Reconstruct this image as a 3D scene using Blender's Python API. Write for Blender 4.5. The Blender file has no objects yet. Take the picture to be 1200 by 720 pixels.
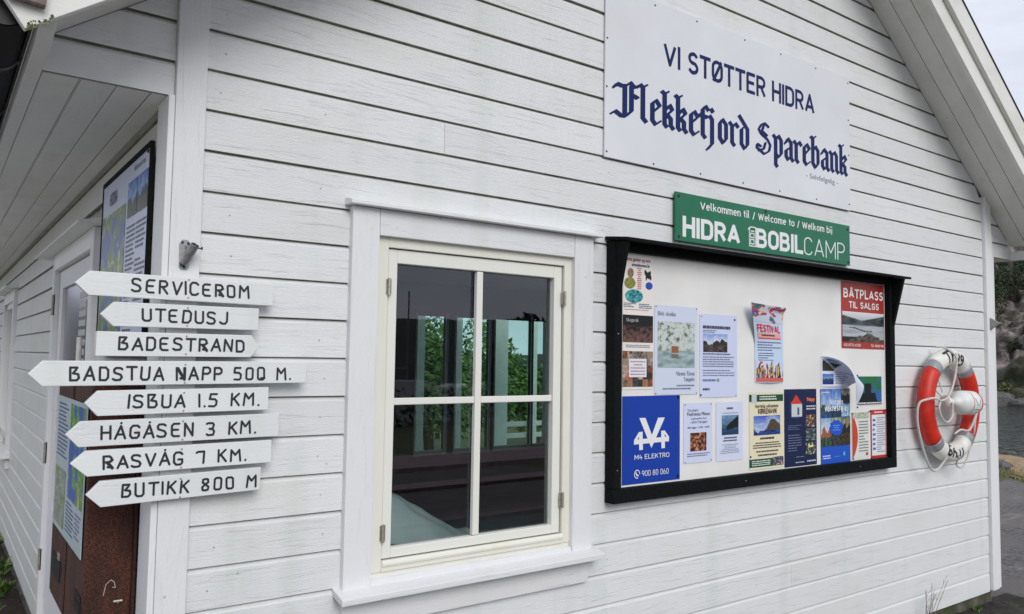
import bpy, bmesh, math, random
from mathutils import Vector, Matrix, noise
random.seed(7)
SC = bpy.context.scene
COL = SC.collection
PI = math.pi

# ------------------------------------------------------------------ camera, sky, sun, exposure
cd = bpy.data.cameras.new('camera')
cam = bpy.data.objects.new('camera', cd); COL.objects.link(cam)
cd.sensor_fit = 'HORIZONTAL'; cd.sensor_width = 36.0; cd.lens = 27.82
cd.clip_start = 0.05; cd.clip_end = 2000
cR = Vector((0.8063441, -0.59124255, 0.01553828)); cU = Vector((-0.05079582, -0.0430536, 0.99778062)); cF = Vector((0.58926138, 0.8053438, 0.06474867))
mt = Matrix((cR, cU, -cF)).transposed().to_4x4(); mt.translation = Vector((-0.5673, -2.6537, 1.6319))
cam.matrix_world = mt
SC.camera = cam

SUN_DIR = Vector((-0.16, -0.85, 0.56)).normalized()       # towards the sun behind the cloud
w = bpy.data.worlds.new('World'); SC.world = w; w.use_nodes = True
wn = w.node_tree.nodes; wl = w.node_tree.links
bg = wn['Background']; bg.inputs['Strength'].default_value = 0.107
sky = wn.new('ShaderNodeTexSky'); sky.sky_type = 'NISHITA'; sky.sun_disc = False
sky.sun_elevation = math.asin(SUN_DIR.z); sky.sun_rotation = math.atan2(SUN_DIR.x, SUN_DIR.y)
tc = wn.new('ShaderNodeTexCoord'); mp = wn.new('ShaderNodeMapping'); mp.inputs['Scale'].default_value = (1.3, 1.3, 4.0)
nz = wn.new('ShaderNodeTexNoise'); nz.inputs['Scale'].default_value = 2.2; nz.inputs['Detail'].default_value = 6; nz.inputs['Roughness'].default_value = 0.55
cr = wn.new('ShaderNodeValToRGB')
cr.color_ramp.elements[0].position = 0.33; cr.color_ramp.elements[0].color = (5.3, 5.6, 6.4, 1)
cr.color_ramp.elements[1].position = 0.68; cr.color_ramp.elements[1].color = (7.5, 7.9, 8.8, 1)
mx = wn.new('ShaderNodeMix'); mx.data_type = 'RGBA'; mx.inputs[0].default_value = 0.92
wl.new(tc.outputs['Generated'], mp.inputs['Vector']); wl.new(mp.outputs[0], nz.inputs['Vector'])
wl.new(nz.outputs['Fac'], cr.inputs['Fac']); wl.new(sky.outputs[0], mx.inputs[6]); wl.new(cr.outputs[0], mx.inputs[7])
wl.new(mx.outputs[2], bg.inputs['Color'])

sl = bpy.data.lights.new('sun', 'SUN'); sl.energy = 1.5; sl.angle = math.radians(34); sl.color = (1.0, 0.97, 0.93)
so = bpy.data.objects.new('sun', sl); COL.objects.link(so)
so.rotation_euler = SUN_DIR.to_track_quat('Z', 'Y').to_euler()
SC.view_settings.view_transform = 'Standard'; SC.view_settings.look = 'None'
SC.view_settings.exposure = 0.22; SC.view_settings.gamma = 1.0
SC.render.engine = 'CYCLES'
SC.cycles.max_bounces = 8; SC.cycles.transparent_max_bounces = 12

# ------------------------------------------------------------------ materials
def lin(c):
    return tuple((x / 255 / 12.92) if x / 255 <= 0.04045 else ((x / 255 + 0.055) / 1.055) ** 2.4 for x in c)
def newmat(name):
    m = bpy.data.materials.new(name); m.use_nodes = True
    return m, m.node_tree.nodes, m.node_tree.links, m.node_tree.nodes['Principled BSDF']
_plain = {}
def plain(name, col, rough=0.6, metal=0.0, var=0.0, bump=0.0, scale=30, spec=0.4):
    if name in _plain: return _plain[name]
    m, n, l, b = newmat(name)
    b.inputs['Base Color'].default_value = (*col, 1); b.inputs['Roughness'].default_value = rough
    b.inputs['Metallic'].default_value = metal; b.inputs['Specular IOR Level'].default_value = spec
    if var or bump:
        t = n.new('ShaderNodeTexCoord'); z = n.new('ShaderNodeTexNoise'); z.inputs['Scale'].default_value = scale; z.inputs['Detail'].default_value = 6
        l.new(t.outputs['Object'], z.inputs['Vector'])
        if var:
            r = n.new('ShaderNodeValToRGB'); r.color_ramp.elements[0].position = 0.3; r.color_ramp.elements[1].position = 0.7
            r.color_ramp.elements[0].color = (*[c * (1 - var) for c in col], 1); r.color_ramp.elements[1].color = (*[min(1, c * (1 + var * .6)) for c in col], 1)
            l.new(z.outputs['Fac'], r.inputs['Fac']); l.new(r.outputs[0], b.inputs['Base Color'])
        if bump:
            u = n.new('ShaderNodeBump'); u.inputs['Strength'].default_value = bump; u.inputs['Distance'].default_value = 0.004
            l.new(z.outputs['Fac'], u.inputs['Height']); l.new(u.outputs[0], b.inputs['Normal'])
    _plain[name] = m
    return m

def painted_wood(name, col, axis, grain=1.0, dirt=0.35, tint=(0.60, 0.60, 0.50), rough=0.55, knots=True):
    """painted timber: brush marks and raised grain along one axis, faint stains, a few specks"""
    m, n, l, b = newmat(name)
    t = n.new('ShaderNodeTexCoord'); oi = n.new('ShaderNodeObjectInfo')
    add = n.new('ShaderNodeVectorMath'); add.operation = 'ADD'
    sc = n.new('ShaderNodeVectorMath'); sc.operation = 'SCALE'; sc.inputs['Scale'].default_value = 37.0
    cmb = n.new('ShaderNodeCombineXYZ')
    for i in range(3): l.new(oi.outputs['Random'], cmb.inputs[i])
    l.new(cmb.outputs[0], sc.inputs[0]); l.new(t.outputs['Object'], add.inputs[0]); l.new(sc.outputs[0], add.inputs[1])
    def stretched(k, s, detail, rough_=0.6, dist=0.0):
        mpn = n.new('ShaderNodeMapping'); v = [s, s, s]; v[axis] = s * k; mpn.inputs['Scale'].default_value = v
        q = n.new('ShaderNodeTexNoise'); q.inputs['Scale'].default_value = 1.0; q.inputs['Detail'].default_value = detail
        q.inputs['Roughness'].default_value = rough_; q.inputs['Distortion'].default_value = dist
        l.new(add.outputs[0], mpn.inputs['Vector']); l.new(mpn.outputs[0], q.inputs['Vector'])
        return q.outputs['Fac']
    g1 = stretched(0.05, 150, 5, 0.7, 0.5)       # fine grain
    g2 = stretched(0.09, 26, 5, 0.7, 2.0)          # broad grain waves
    g3 = stretched(0.35, 260, 2)                   # rough-sawn tooth
    st = stretched(0.4, 3.1, 5)                    # stains
    # grain cracks
    rc = n.new('ShaderNodeMapRange'); rc.inputs['From Min'].default_value = 0.56; rc.inputs['From Max'].default_value = 0.76
    l.new(g2, rc.inputs['Value'])
    def mul(a, k):
        q = n.new('ShaderNodeMath'); q.operation = 'MULTIPLY'; l.new(a, q.inputs[0]); q.inputs[1].default_value = k; return q.outputs[0]
    def addm(a, c):
        q = n.new('ShaderNodeMath'); q.operation = 'ADD'; l.new(a, q.inputs[0]); l.new(c, q.inputs[1]); return q.outputs[0]
    cm = n.new('ShaderNodeMath'); cm.operation = 'MULTIPLY'; l.new(rc.outputs[0], cm.inputs[0]); l.new(g1, cm.inputs[1])
    h = addm(addm(mul(g1, 0.55), mul(g3, 0.45)), mul(cm.outputs[0], -1.3))
    u = n.new('ShaderNodeBump'); u.inputs['Strength'].default_value = min(1, 0.8 * grain); u.inputs['Distance'].default_value = 0.0034
    l.new(h, u.inputs['Height']); l.new(u.outputs[0], b.inputs['Normal'])
    r = n.new('ShaderNodeMapRange'); r.inputs['From Min'].default_value = 0.50; r.inputs['From Max'].default_value = 0.78; r.inputs['To Max'].default_value = dirt
    l.new(st, r.inputs['Value'])
    m1 = n.new('ShaderNodeMix'); m1.data_type = 'RGBA'; m1.inputs[6].default_value = (*col, 1); m1.inputs[7].default_value = (*tint, 1)
    l.new(r.outputs[0], m1.inputs[0])
    m2 = n.new('ShaderNodeMix'); m2.data_type = 'RGBA'; m2.inputs[7].default_value = (col[0] * .62, col[1] * .62, col[2] * .58, 1)
    msk = n.new('ShaderNodeMapRange'); msk.inputs['From Min'].default_value = 0.42; msk.inputs['From Max'].default_value = 0.62; l.new(stretched(0.25, 4.5, 3), msk.inputs['Value'])
    cmm = n.new('ShaderNodeMath'); cmm.operation = 'MULTIPLY'; l.new(cm.outputs[0], cmm.inputs[0]); l.new(msk.outputs[0], cmm.inputs[1])
    l.new(m1.outputs[2], m2.inputs[6]); l.new(mul(cmm.outputs[0], 0.45 * grain), m2.inputs[0])
    out = m2.outputs[2]
    if axis != 2:
        dn = n.new('ShaderNodeMapping'); dn.inputs['Scale'].default_value = (7.0, 7.0, .55)
        dq = n.new('ShaderNodeTexNoise'); dq.inputs['Scale'].default_value = 1.0; dq.inputs['Detail'].default_value = 5; l.new(t.outputs['Object'], dn.inputs['Vector']); l.new(dn.outputs[0], dq.inputs['Vector'])
        dr = n.new('ShaderNodeMapRange'); dr.inputs['From Min'].default_value = 0.54; dr.inputs['From Max'].default_value = 0.76; dr.inputs['To Max'].default_value = 0.45; l.new(dq.outputs['Fac'], dr.inputs['Value'])
        dm_ = n.new('ShaderNodeMix'); dm_.data_type = 'RGBA'; dm_.inputs[7].default_value = (col[0] * .80, col[1] * .83, col[2] * .74, 1); l.new(dr.outputs[0], dm_.inputs[0]); l.new(out, dm_.inputs[6]); out = dm_.outputs[2]
    # board to board difference
    hv = n.new('ShaderNodeHueSaturation'); mr = n.new('ShaderNodeMapRange'); mr.inputs['To Min'].default_value = 0.955; mr.inputs['To Max'].default_value = 1.02
    l.new(oi.outputs['Random'], mr.inputs['Value']); l.new(mr.outputs[0], hv.inputs['Value']); l.new(out, hv.inputs['Color']); out = hv.outputs[0]
    if knots:
        v = n.new('ShaderNodeTexVoronoi'); v.inputs['Scale'].default_value = 5.5
        l.new(add.outputs[0], v.inputs['Vector'])
        k = n.new('ShaderNodeMapRange'); k.inputs['From Min'].default_value = 0.018; k.inputs['From Max'].default_value = 0.035; k.inputs['To Min'].default_value = 0.55; k.inputs['To Max'].default_value = 0
        l.new(v.outputs['Distance'], k.inputs['Value'])
        m3 = n.new('ShaderNodeMix'); m3.data_type = 'RGBA'; m3.inputs[7].default_value = (0.36, 0.33, 0.25, 1)
        l.new(out, m3.inputs[6]); l.new(k.outputs[0], m3.inputs[0]); out = m3.outputs[2]
    l.new(out, b.inputs['Base Color'])
    b.inputs['Roughness'].default_value = rough; b.inputs['Specular IOR Level'].default_value = 0.35
    return m

WHITE = (0.735, 0.75, 0.755)
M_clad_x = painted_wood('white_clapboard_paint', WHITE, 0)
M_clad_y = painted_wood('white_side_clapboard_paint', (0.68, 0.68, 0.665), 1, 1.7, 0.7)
M_joint = plain('dark_board_edge', (0.30, 0.29, 0.22), 0.9, var=0.4, scale=12)  # darker olive colour for board undersides and recesses
M_trim_z = painted_wood('white_trim_paint_upright', (0.755, 0.76, 0.77), 2, 0.8, 0.2)
M_trim_x = painted_wood('white_trim_paint_level', (0.755, 0.76, 0.77), 0, 0.8, 0.25)
M_trim_y = painted_wood('white_trim_paint_along', (0.80, 0.80, 0.78), 1, 0.7, 0.45)
M_rake = painted_wood('white_rake_paint', (0.78, 0.78, 0.74), 0, 0.5, 0.6, (0.50, 0.50, 0.36))
M_cream = painted_wood('cream_window_paint', (0.76, 0.755, 0.67), 2, 0.25, 0.5, (0.64, 0.58, 0.38), 0.4, False)
M_sash = painted_wood('off_white_sash_paint', (0.78, 0.78, 0.72), 2, 0.2, 0.15, (0.62, 0.6, 0.45), 0.35, False)
M_sign = painted_wood('white_signboard_paint', (0.735, 0.755, 0.75), 0, 0.45, 0.2, (0.6, 0.62, 0.6), 0.45, False)
M_ink = plain('black_routed_paint', (0.018, 0.022, 0.03), 0.5)
M_navy = plain('navy_vinyl', (0.010, 0.022, 0.105), 0.5, spec=0.15)
M_green = plain('green_enamel', (0.008, 0.155, 0.075), 0.32, var=0.12, scale=6)
M_whitevinyl = plain('white_vinyl', (0.78, 0.80, 0.80), 0.4)
M_panel = plain('white_sign_panel', (0.70, 0.715, 0.74), 0.3, var=0.06, bump=0.5, scale=2.5)
M_back = plain('white_notice_panel', (0.80, 0.79, 0.765), 0.35, var=0.08, bump=.4, scale=3)
M_blackwood = plain('black_stained_wood', (0.0055, 0.0075, 0.0075), 0.75, var=0.4, bump=0.4, scale=60, spec=0.12)
M_screw = plain('dark_screw', (0.06, 0.06, 0.07), 0.4, 0.6)
M_steel = plain('galvanised_steel', (0.34, 0.34, 0.34), 0.42, 0.85, var=0.35, scale=60)
M_hinge = plain('hinge_metal', (0.42, 0.40, 0.34), 0.4, 0.7, var=0.3, scale=90)
M_gutter = plain('dark_gutter_plastic', (0.012, 0.012, 0.014), 0.4)
M_bracket = plain('grey_gutter_bracket', (0.07, 0.07, 0.075), 0.5)
M_roof = plain('dark_roof_tile', (0.04, 0.035, 0.035), 0.8, var=0.4, bump=0.6, scale=12)
M_found = plain('concrete_plinth', (0.26, 0.255, 0.23), 0.9, var=0.35, bump=0.8, scale=14)
M_inner = plain('room_panelling', (0.50, 0.49, 0.46), 0.7, var=0.15, scale=8)
M_floor_in = plain('dark_room_floor', (0.05, 0.04, 0.035), 0.5, var=0.3, scale=8)
M_red = plain('red_ring_shell', (0.62, 0.028, 0.014), 0.42, var=0.22, bump=.3, scale=16)
M_ringwhite = plain('white_ring_shell', (0.76, 0.75, 0.70), 0.45, var=0.22, bump=.3, scale=14)
M_band = plain('grey_reflective_band', (0.30, 0.32, 0.34), 0.3, 0.2)
M_rope = plain('off_white_rope', (0.62, 0.60, 0.56), 0.8, var=0.2, bump=0.8, scale=160)
M_bottle = plain('white_bottle_plastic', (0.76, 0.77, 0.75), 0.38, var=.12, scale=12)
M_brownwood = plain('weathered_bare_wood', (0.20, 0.15, 0.14), 0.8, var=0.45, bump=0.8, scale=40)
M_table = plain('brown_stained_timber', (0.36, 0.26, 0.25), 0.6, var=0.35, bump=0.5, scale=20)
M_tarp = plain('pale_blue_tarpaulin', (0.50, 0.64, 0.65), 0.45, var=0.15, scale=5)

def glass_mat(name, tint, amount=1.0, rough=0.0):
    m, n, l, b = newmat(name); n.remove(b)
    o = n['Material Output']; tr = n.new('ShaderNodeBsdfTransparent'); tr.inputs['Color'].default_value = (*tint, 1)
    g = n.new('ShaderNodeBsdfGlossy'); g.inputs['Roughness'].default_value = rough; g.inputs['Color'].default_value = (0.93, 0.92, 1.0, 1)
    f = n.new('ShaderNodeFresnel'); f.inputs['IOR'].default_value = 1.52
    k = n.new('ShaderNodeMath'); k.operation = 'MULTIPLY'; k.inputs[1].default_value = amount; k.use_clamp = True
    mxs = n.new('ShaderNodeMixShader'); l.new(f.outputs[0], k.inputs[0]); l.new(k.outputs[0], mxs.inputs[0])
    l.new(tr.outputs[0], mxs.inputs[1]); l.new(g.outputs[0], mxs.inputs[2]); l.new(mxs.outputs[0], o.inputs['Surface'])
    return m
M_glass = glass_mat('window_glass', (0.86, 0.90, 0.89), 2.0)
M_glass2 = glass_mat('tinted_glass', (0.76, 0.93, 0.90), 0.6)

def corten():
    m, n, l, b = newmat('rusty_corten_steel')
    t = n.new('ShaderNodeTexCoord'); a = n.new('ShaderNodeTexNoise'); a.inputs['Scale'].default_value = 210; a.inputs['Detail'].default_value = 3
    c = n.new('ShaderNodeTexNoise'); c.inputs['Scale'].default_value = 5; c.inputs['Detail'].default_value = 7
    mq = n.new('ShaderNodeMapping'); mq.inputs['Scale'].default_value = (3, 3, .8); l.new(t.outputs['Object'], mq.inputs['Vector'])
    l.new(t.outputs['Object'], a.inputs['Vector']); l.new(mq.outputs[0], c.inputs['Vector'])
    r = n.new('ShaderNodeValToRGB'); e = r.color_ramp.elements
    e[0].position = 0.36; e[0].color = (0.030, 0.010, 0.007, 1); e[1].position = 0.68; e[1].color = (0.15, 0.050, 0.026, 1)
    l.new(a.outputs['Fac'], r.inputs['Fac'])
    r2 = n.new('ShaderNodeValToRGB'); e = r2.color_ramp.elements
    e[0].position = 0.38; e[0].color = (0.45, 0.42, 0.42, 1); e[1].position = 0.70; e[1].color = (1.05, 0.95, 0.9, 1)
    l.new(c.outputs['Fac'], r2.inputs['Fac'])
    q = n.new('ShaderNodeMix'); q.data_type = 'RGBA'; q.blend_type = 'MULTIPLY'; q.inputs[0].default_value = 1
    l.new(r.outputs[0], q.inputs[6]); l.new(r2.outputs[0], q.inputs[7]); l.new(q.outputs[2], b.inputs['Base Color'])
    b.inputs['Roughness'].default_value = 0.85
    u = n.new('ShaderNodeBump'); u.inputs['Strength'].default_value = 0.5; u.inputs['Distance'].default_value = 0.002
    l.new(a.outputs['Fac'], u.inputs['Height']); l.new(u.outputs[0], b.inputs['Normal'])
    return m
M_rust = corten()

def print_mat():
    m, n, l, b = newmat('printed_picture')
    a = n.new('ShaderNodeAttribute'); a.attribute_name = 'Col'
    l.new(a.outputs['Color'], b.inputs['Base Color']); b.inputs['Roughness'].default_value = 0.35; b.inputs['Specular IOR Level'].default_value = 0.4
    return m
M_print = print_mat()
_pc = {}
def ink(rgb, rough=0.4):
    k = tuple(rgb)
    if k not in _pc: _pc[k] = plain('print_colour_%d_%d_%d' % k, lin(rgb), rough)
    return _pc[k]

def ground_mat(name, cols, scales, rough=0.9, bump=0.6, streak=None, dist=0.02):
    m, n, l, b = newmat(name)
    t = n.new('ShaderNodeTexCoord')
    a = n.new('ShaderNodeTexNoise'); a.inputs['Scale'].default_value = scales[0]; a.inputs['Detail'].default_value = 8; a.inputs['Roughness'].default_value = 0.65
    c = n.new('ShaderNodeTexNoise'); c.inputs['Scale'].default_value = scales[1]; c.inputs['Detail'].default_value = 4
    l.new(t.outputs['Object'], a.inputs['Vector']); l.new(t.outputs['Object'], c.inputs['Vector'])
    r = n.new('ShaderNodeValToRGB'); e = r.color_ramp.elements; e[0].position = 0.35; e[1].position = 0.65
    e[0].color = (*cols[0], 1); e[1].color = (*cols[1], 1); l.new(a.outputs['Fac'], r.inputs['Fac'])
    r2 = n.new('ShaderNodeMapRange'); r2.inputs['From Min'].default_value = 0.45; r2.inputs['From Max'].default_value = 0.62; l.new(c.outputs['Fac'], r2.inputs['Value'])
    q = n.new('ShaderNodeMix'); q.data_type = 'RGBA'; l.new(r2.outputs[0], q.inputs[0]); l.new(r.outputs[0], q.inputs[6]); q.inputs[7].default_value = (*cols[2], 1)
    out = q.outputs[2]
    if streak:
        mpn = n.new('ShaderNodeMapping'); mpn.inputs['Scale'].default_value = (0.5, 2.6, 1); mpn.inputs['Rotation'].default_value = (0, 0, 0.5)
        s = n.new('ShaderNodeTexNoise'); s.inputs['Scale'].default_value = 1.1; s.inputs['Detail'].default_value = 6; s.inputs['Distortion'].default_value = 1.5
        l.new(t.outputs['Object'], mpn.inputs['Vector']); l.new(mpn.outputs[0], s.inputs['Vector'])
        r3 = n.new('ShaderNodeMapRange'); r3.inputs['From Min'].default_value = 0.58; r3.inputs['From Max'].default_value = 0.70; r3.inputs['To Max'].default_value = 0.55; l.new(s.outputs['Fac'], r3.inputs['Value'])
        q2 = n.new('ShaderNodeMix'); q2.data_type = 'RGBA'; l.new(r3.outputs[0], q2.inputs[0]); l.new(out, q2.inputs[6]); q2.inputs[7].default_value = (*streak, 1); out = q2.outputs[2]
    l.new(out, b.inputs['Base Color']); b.inputs['Roughness'].default_value = rough; b.inputs['Specular IOR Level'].default_value = 0.3
    u = n.new('ShaderNodeBump'); u.inputs['Strength'].default_value = bump; u.inputs['Distance'].default_value = dist
    l.new(a.outputs['Fac'], u.inputs['Height']); l.new(u.outputs[0], b.inputs['Normal'])
    return m
M_asphalt = ground_mat('worn_asphalt', [(0.06, 0.056, 0.058), (0.20, 0.185, 0.18), (0.15, 0.138, 0.132)], (26, 1.3), 0.85, 0.9, (0.30, 0.27, 0.23), 0.015)
M_land = ground_mat('coarse_land', [(0.05, 0.06, 0.025), (0.13, 0.12, 0.06), (0.07, 0.09, 0.03)], (5, 0.7))
M_drygrass = ground_mat('dry_grass_bank', [(0.24, 0.16, 0.09), (0.52, 0.38, 0.24), (0.34, 0.25, 0.14)], (9, 1.2), bump=1.0, dist=0.08)
M_soil = ground_mat('dark_soil', [(0.018, 0.012, 0.009), (0.055, 0.035, 0.026), (0.03, 0.022, 0.016)], (22, 3), bump=1.0, dist=0.03)
M_rock = ground_mat('lichened_rock', [(0.08, 0.072, 0.066), (0.40, 0.35, 0.32), (0.09, 0.095, 0.06)], (1.4, 0.12), bump=1.0, dist=0.5)
M_forest = ground_mat('forested_hills', [(0.015, 0.022, 0.014), (0.045, 0.055, 0.035), (0.03, 0.035, 0.03)], (0.5, 0.05), bump=1.0, dist=1.5)
M_stone = ground_mat('grey_boulder', [(0.05, 0.05, 0.05), (0.17, 0.17, 0.16), (0.09, 0.09, 0.08)], (6, 1.3), bump=1.0, dist=0.05)
def water_mat():
    m, n, l, b = newmat('harbour_water')
    b.inputs['Base Color'].default_value = (0.035, 0.042, 0.04, 1); b.inputs['Roughness'].default_value = 0.10
    b.inputs['IOR'].default_value = 1.33
    t = n.new('ShaderNodeTexCoord'); mpn = n.new('ShaderNodeMapping'); mpn.inputs['Scale'].default_value = (1, 1, 1)
    a = n.new('ShaderNodeTexNoise'); a.inputs['Scale'].default_value = 1.6; a.inputs['Detail'].default_value = 3; a.inputs['Distortion'].default_value = 0.6
    l.new(t.outputs['Object'], mpn.inputs['Vector']); l.new(mpn.outputs[0], a.inputs['Vector'])
    u = n.new('ShaderNodeBump'); u.inputs['Strength'].default_value = 1.0; u.inputs['Distance'].default_value = 0.42
    l.new(a.outputs['Fac'], u.inputs['Height']); l.new(u.outputs[0], b.inputs['Normal'])
    return m
M_water = water_mat()
def leaf_mat(name, c1, c2):
    m, n, l, b = newmat(name)
    g = n.new('ShaderNodeNewGeometry'); r = n.new('ShaderNodeValToRGB'); e = r.color_ramp.elements
    e[0].color = (*c1, 1); e[1].color = (*c2, 1); l.new(g.outputs['Random Per Island'], r.inputs['Fac']); l.new(r.outputs[0], b.inputs['Base Color'])
    b.inputs['Roughness'].default_value = 0.6
    return m
M_leaf = leaf_mat('green_leaves', (0.035, 0.085, 0.015), (0.20, 0.32, 0.06))
M_leafdark = leaf_mat('dark_leaves', (0.010, 0.022, 0.010), (0.055, 0.080, 0.030))
M_weed = leaf_mat('weed_leaves', (0.05, 0.11, 0.02), (0.16, 0.26, 0.06))
M_olive = leaf_mat('olive_leaves', (0.05, 0.07, 0.02), (0.16, 0.17, 0.06))
M_tuft = leaf_mat('verge_grass', (0.09, 0.11, 0.03), (0.34, 0.30, 0.14))
M_twig = plain('dry_grey_twig', (0.20, 0.17, 0.14), 0.9)
M_bark = plain('dark_bark', (0.07, 0.05, 0.04), 0.9, var=0.3, scale=20)

# ------------------------------------------------------------------ mesh helpers
WORG = {}
def org(o): return WORG.get(o.name, Vector((0, 0, 0))) if o else Vector((0, 0, 0))
class MB:
    def __init__(s): s.v = []; s.f = []; s.c = None; s.br = []
    def brk(s): s.br.append((len(s.v), len(s.f)))
    def add(s, vs, fs):
        k = len(s.v); s.v += [tuple(v) for v in vs]; s.f += [tuple(i + k for i in f) for f in fs]; return s
    def box(s, x0, x1, y0, y1, z0, z1):
        v = [(x, y, z) for x in (x0, x1) for y in (y0, y1) for z in (z0, z1)]
        return s.add(v, [(0, 1, 3, 2), (4, 6, 7, 5), (0, 4, 5, 1), (2, 3, 7, 6), (0, 2, 6, 4), (1, 5, 7, 3)])
    def prism(s, poly, fn, a, b):
        """poly: 2-D outline; fn(p, t) -> 3-D point"""
        n = len(poly); v = [fn(p, a) for p in poly] + [fn(p, b) for p in poly]
        f = [tuple(range(n))[::-1], tuple(range(n, 2 * n))] + [(i, (i + 1) % n, n + (i + 1) % n, n + i) for i in range(n)]
        return s.add(v, f)
    def tube(s, pts, r, seg=8, cap=True, closed=False):
        pts = [Vector(p) for p in pts]; n = len(pts); v = []; up = Vector((0, 0, 1)); pn = None
        rr = r if isinstance(r, (list, tuple)) else [r] * n
        for i, p in enumerate(pts):
            if closed: t = (pts[(i + 1) % n] - pts[i - 1])
            else: t = pts[min(i + 1, n - 1)] - pts[max(i - 1, 0)]
            t.normalize()
            if pn is None:
                a = up if abs(t.z) < 0.9 else Vector((1, 0, 0)); pn = t.cross(a).normalized()
            pn = (pn - t * pn.dot(t)).normalized(); q = t.cross(pn)
            for k in range(seg):
                an = 2 * PI * k / seg; v.append(p + (pn * math.cos(an) + q * math.sin(an)) * rr[i])
        f = []; m = n if closed else n - 1
        for i in range(m):
            for k in range(seg):
                a = i * seg + k; b2 = i * seg + (k + 1) % seg; c = ((i + 1) % n) * seg + (k + 1) % seg; d = ((i + 1) % n) * seg + k
                f.append((a, b2, c, d))
        if cap and not closed: f += [tuple(range(seg))[::-1], tuple(range((n - 1) * seg, n * seg))]
        return s.add(v, f)
    def lathe(s, prof, o, ax, seg=24):
        """prof: (distance along axis, radius)"""
        ax = Vector(ax).normalized(); o = Vector(o); a = Vector((0, 0, 1)) if abs(ax.z) < .9 else Vector((1, 0, 0)); p = ax.cross(a).normalized(); q = ax.cross(p); v = []; f = []
        for (h, r) in prof:
            for k in range(seg):
                an = 2 * PI * k / seg; v.append(o + ax * h + (p * math.cos(an) + q * math.sin(an)) * r)
        for i in range(len(prof) - 1):
            for k in range(seg): f.append((i * seg + k, i * seg + (k + 1) % seg, (i + 1) * seg + (k + 1) % seg, (i + 1) * seg + k))
        f += [tuple(range(seg))[::-1], tuple(range((len(prof) - 1) * seg, len(prof) * seg))]
        return s.add(v, f)
    def grid(s, nx, ny, fn):
        v = [fn(i / nx, j / ny) for j in range(ny + 1) for i in range(nx + 1)]
        f = [(j * (nx + 1) + i, j * (nx + 1) + i + 1, (j + 1) * (nx + 1) + i + 1, (j + 1) * (nx + 1) + i) for j in range(ny) for i in range(nx)]
        return s.add(v, f)
def ob(name, mb, mat, parent=None, bevel=0, smooth=False, recalc=True, kind=None, label=None):
    me = bpy.data.meshes.new(name); o0 = org(parent)
    me.from_pydata([(v[0] - o0.x, v[1] - o0.y, v[2] - o0.z) for v in mb.v], [], mb.f)
    if recalc:
        bm = bmesh.new(); bm.from_mesh(me); bmesh.ops.recalc_face_normals(bm, faces=bm.faces); bm.to_mesh(me); bm.free()
    if mb.c:
        ca = me.color_attributes.new('Col', 'FLOAT_COLOR', 'POINT')
        ca.data.foreach_set('color', [x for c in mb.c for x in (*c, 1.0)])
    me.materials.append(mat)
    if smooth: me.polygons.foreach_set('use_smooth', [True] * len(me.polygons))
    o = bpy.data.objects.new(name, me); COL.objects.link(o)
    if parent: o.parent = parent
    WORG[o.name] = o0.copy()
    if bevel:
        b = o.modifiers.new('bevel', 'BEVEL'); b.width = bevel; b.segments = 2; b.limit_method = 'ANGLE'; b.angle_limit = math.radians(40)
    if kind: o['kind'] = kind
    if label: o['label'] = label
    return o
def thing(name, loc, label, cat, group=None):
    o = bpy.data.objects.new(name, None); COL.objects.link(o); o.location = loc; o.empty_display_size = 0.1
    WORG[o.name] = Vector(loc); o['label'] = label; o['category'] = cat
    if group: o['group'] = group
    return o
def tagm(o, label, cat, group=None):
    o['label'] = label; o['category'] = cat
    if group: o['group'] = group
    return o
def ob_words(name, mb, mat, parent, **k):
    cuts = [(0, 0)] + [b for b in mb.br if 0 < b[1] < len(mb.f)] + [(len(mb.v), len(mb.f))]; last = None
    for (v0, f0), (v1, f1) in zip(cuts, cuts[1:]):
        if f1 > f0:
            q = MB(); q.v = mb.v[v0:v1]; q.f = [tuple(i - v0 for i in f) for f in mb.f[f0:f1]]; last = ob(name, q, mat, parent, **k)
    return last
def box(name, a, mat, parent=None, bevel=0.002, **k): return ob(name, MB().box(*a), mat, parent, bevel, **k)

_fc = {}
def glyphs(s, bold=0.0, spacing=1.0):
    key = (s, bold, spacing)
    if key in _fc: return _fc[key]
    c = bpy.data.curves.new('lettering_tmp', 'FONT'); c.body = s; c.offset = bold; c.resolution_u = 3; c.space_character = spacing
    o = bpy.data.objects.new('lettering_tmp', c); COL.objects.link(o)
    dg = bpy.context.evaluated_depsgraph_get(); dg.update()
    me = bpy.data.meshes.new_from_object(o.evaluated_get(dg))
    v = [(p.co.x, p.co.y) for p in me.vertices]; f = [tuple(p.vertices) for p in me.polygons]
    bpy.data.objects.remove(o); bpy.data.curves.remove(c); bpy.data.meshes.remove(me)
    xs = [p[0] for p in v]; ys = [p[1] for p in v]
    _fc[key] = (v, f, (min(xs), max(xs), min(ys), max(ys))); return _fc[key]
def text_mb(s, fn, u0, u1, v0, v1, bold=0.0, cap=None, spacing=1.0):
    """fit text into u0..u1, v0..v1 (v0 = baseline when cap is given: cap height fills v0..v1)"""
    v, f, (a, b, c, d) = glyphs(s, bold, spacing)
    if cap: c, d = 0.0 - bold, 0.729 + bold if cap is True else cap
    return MB().add([fn(u0 + (p[0] - a) / (b - a) * (u1 - u0), v0 + (p[1] - c) / (d - c) * (v1 - v0)) for p in v], f)

def lift(mb, pts):
    k = (len(mb.f) % 61) * 0.000015
    mb.add([(p[0], p[1] - k, p[2]) for p in pts], [tuple(range(len(pts)))])
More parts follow.
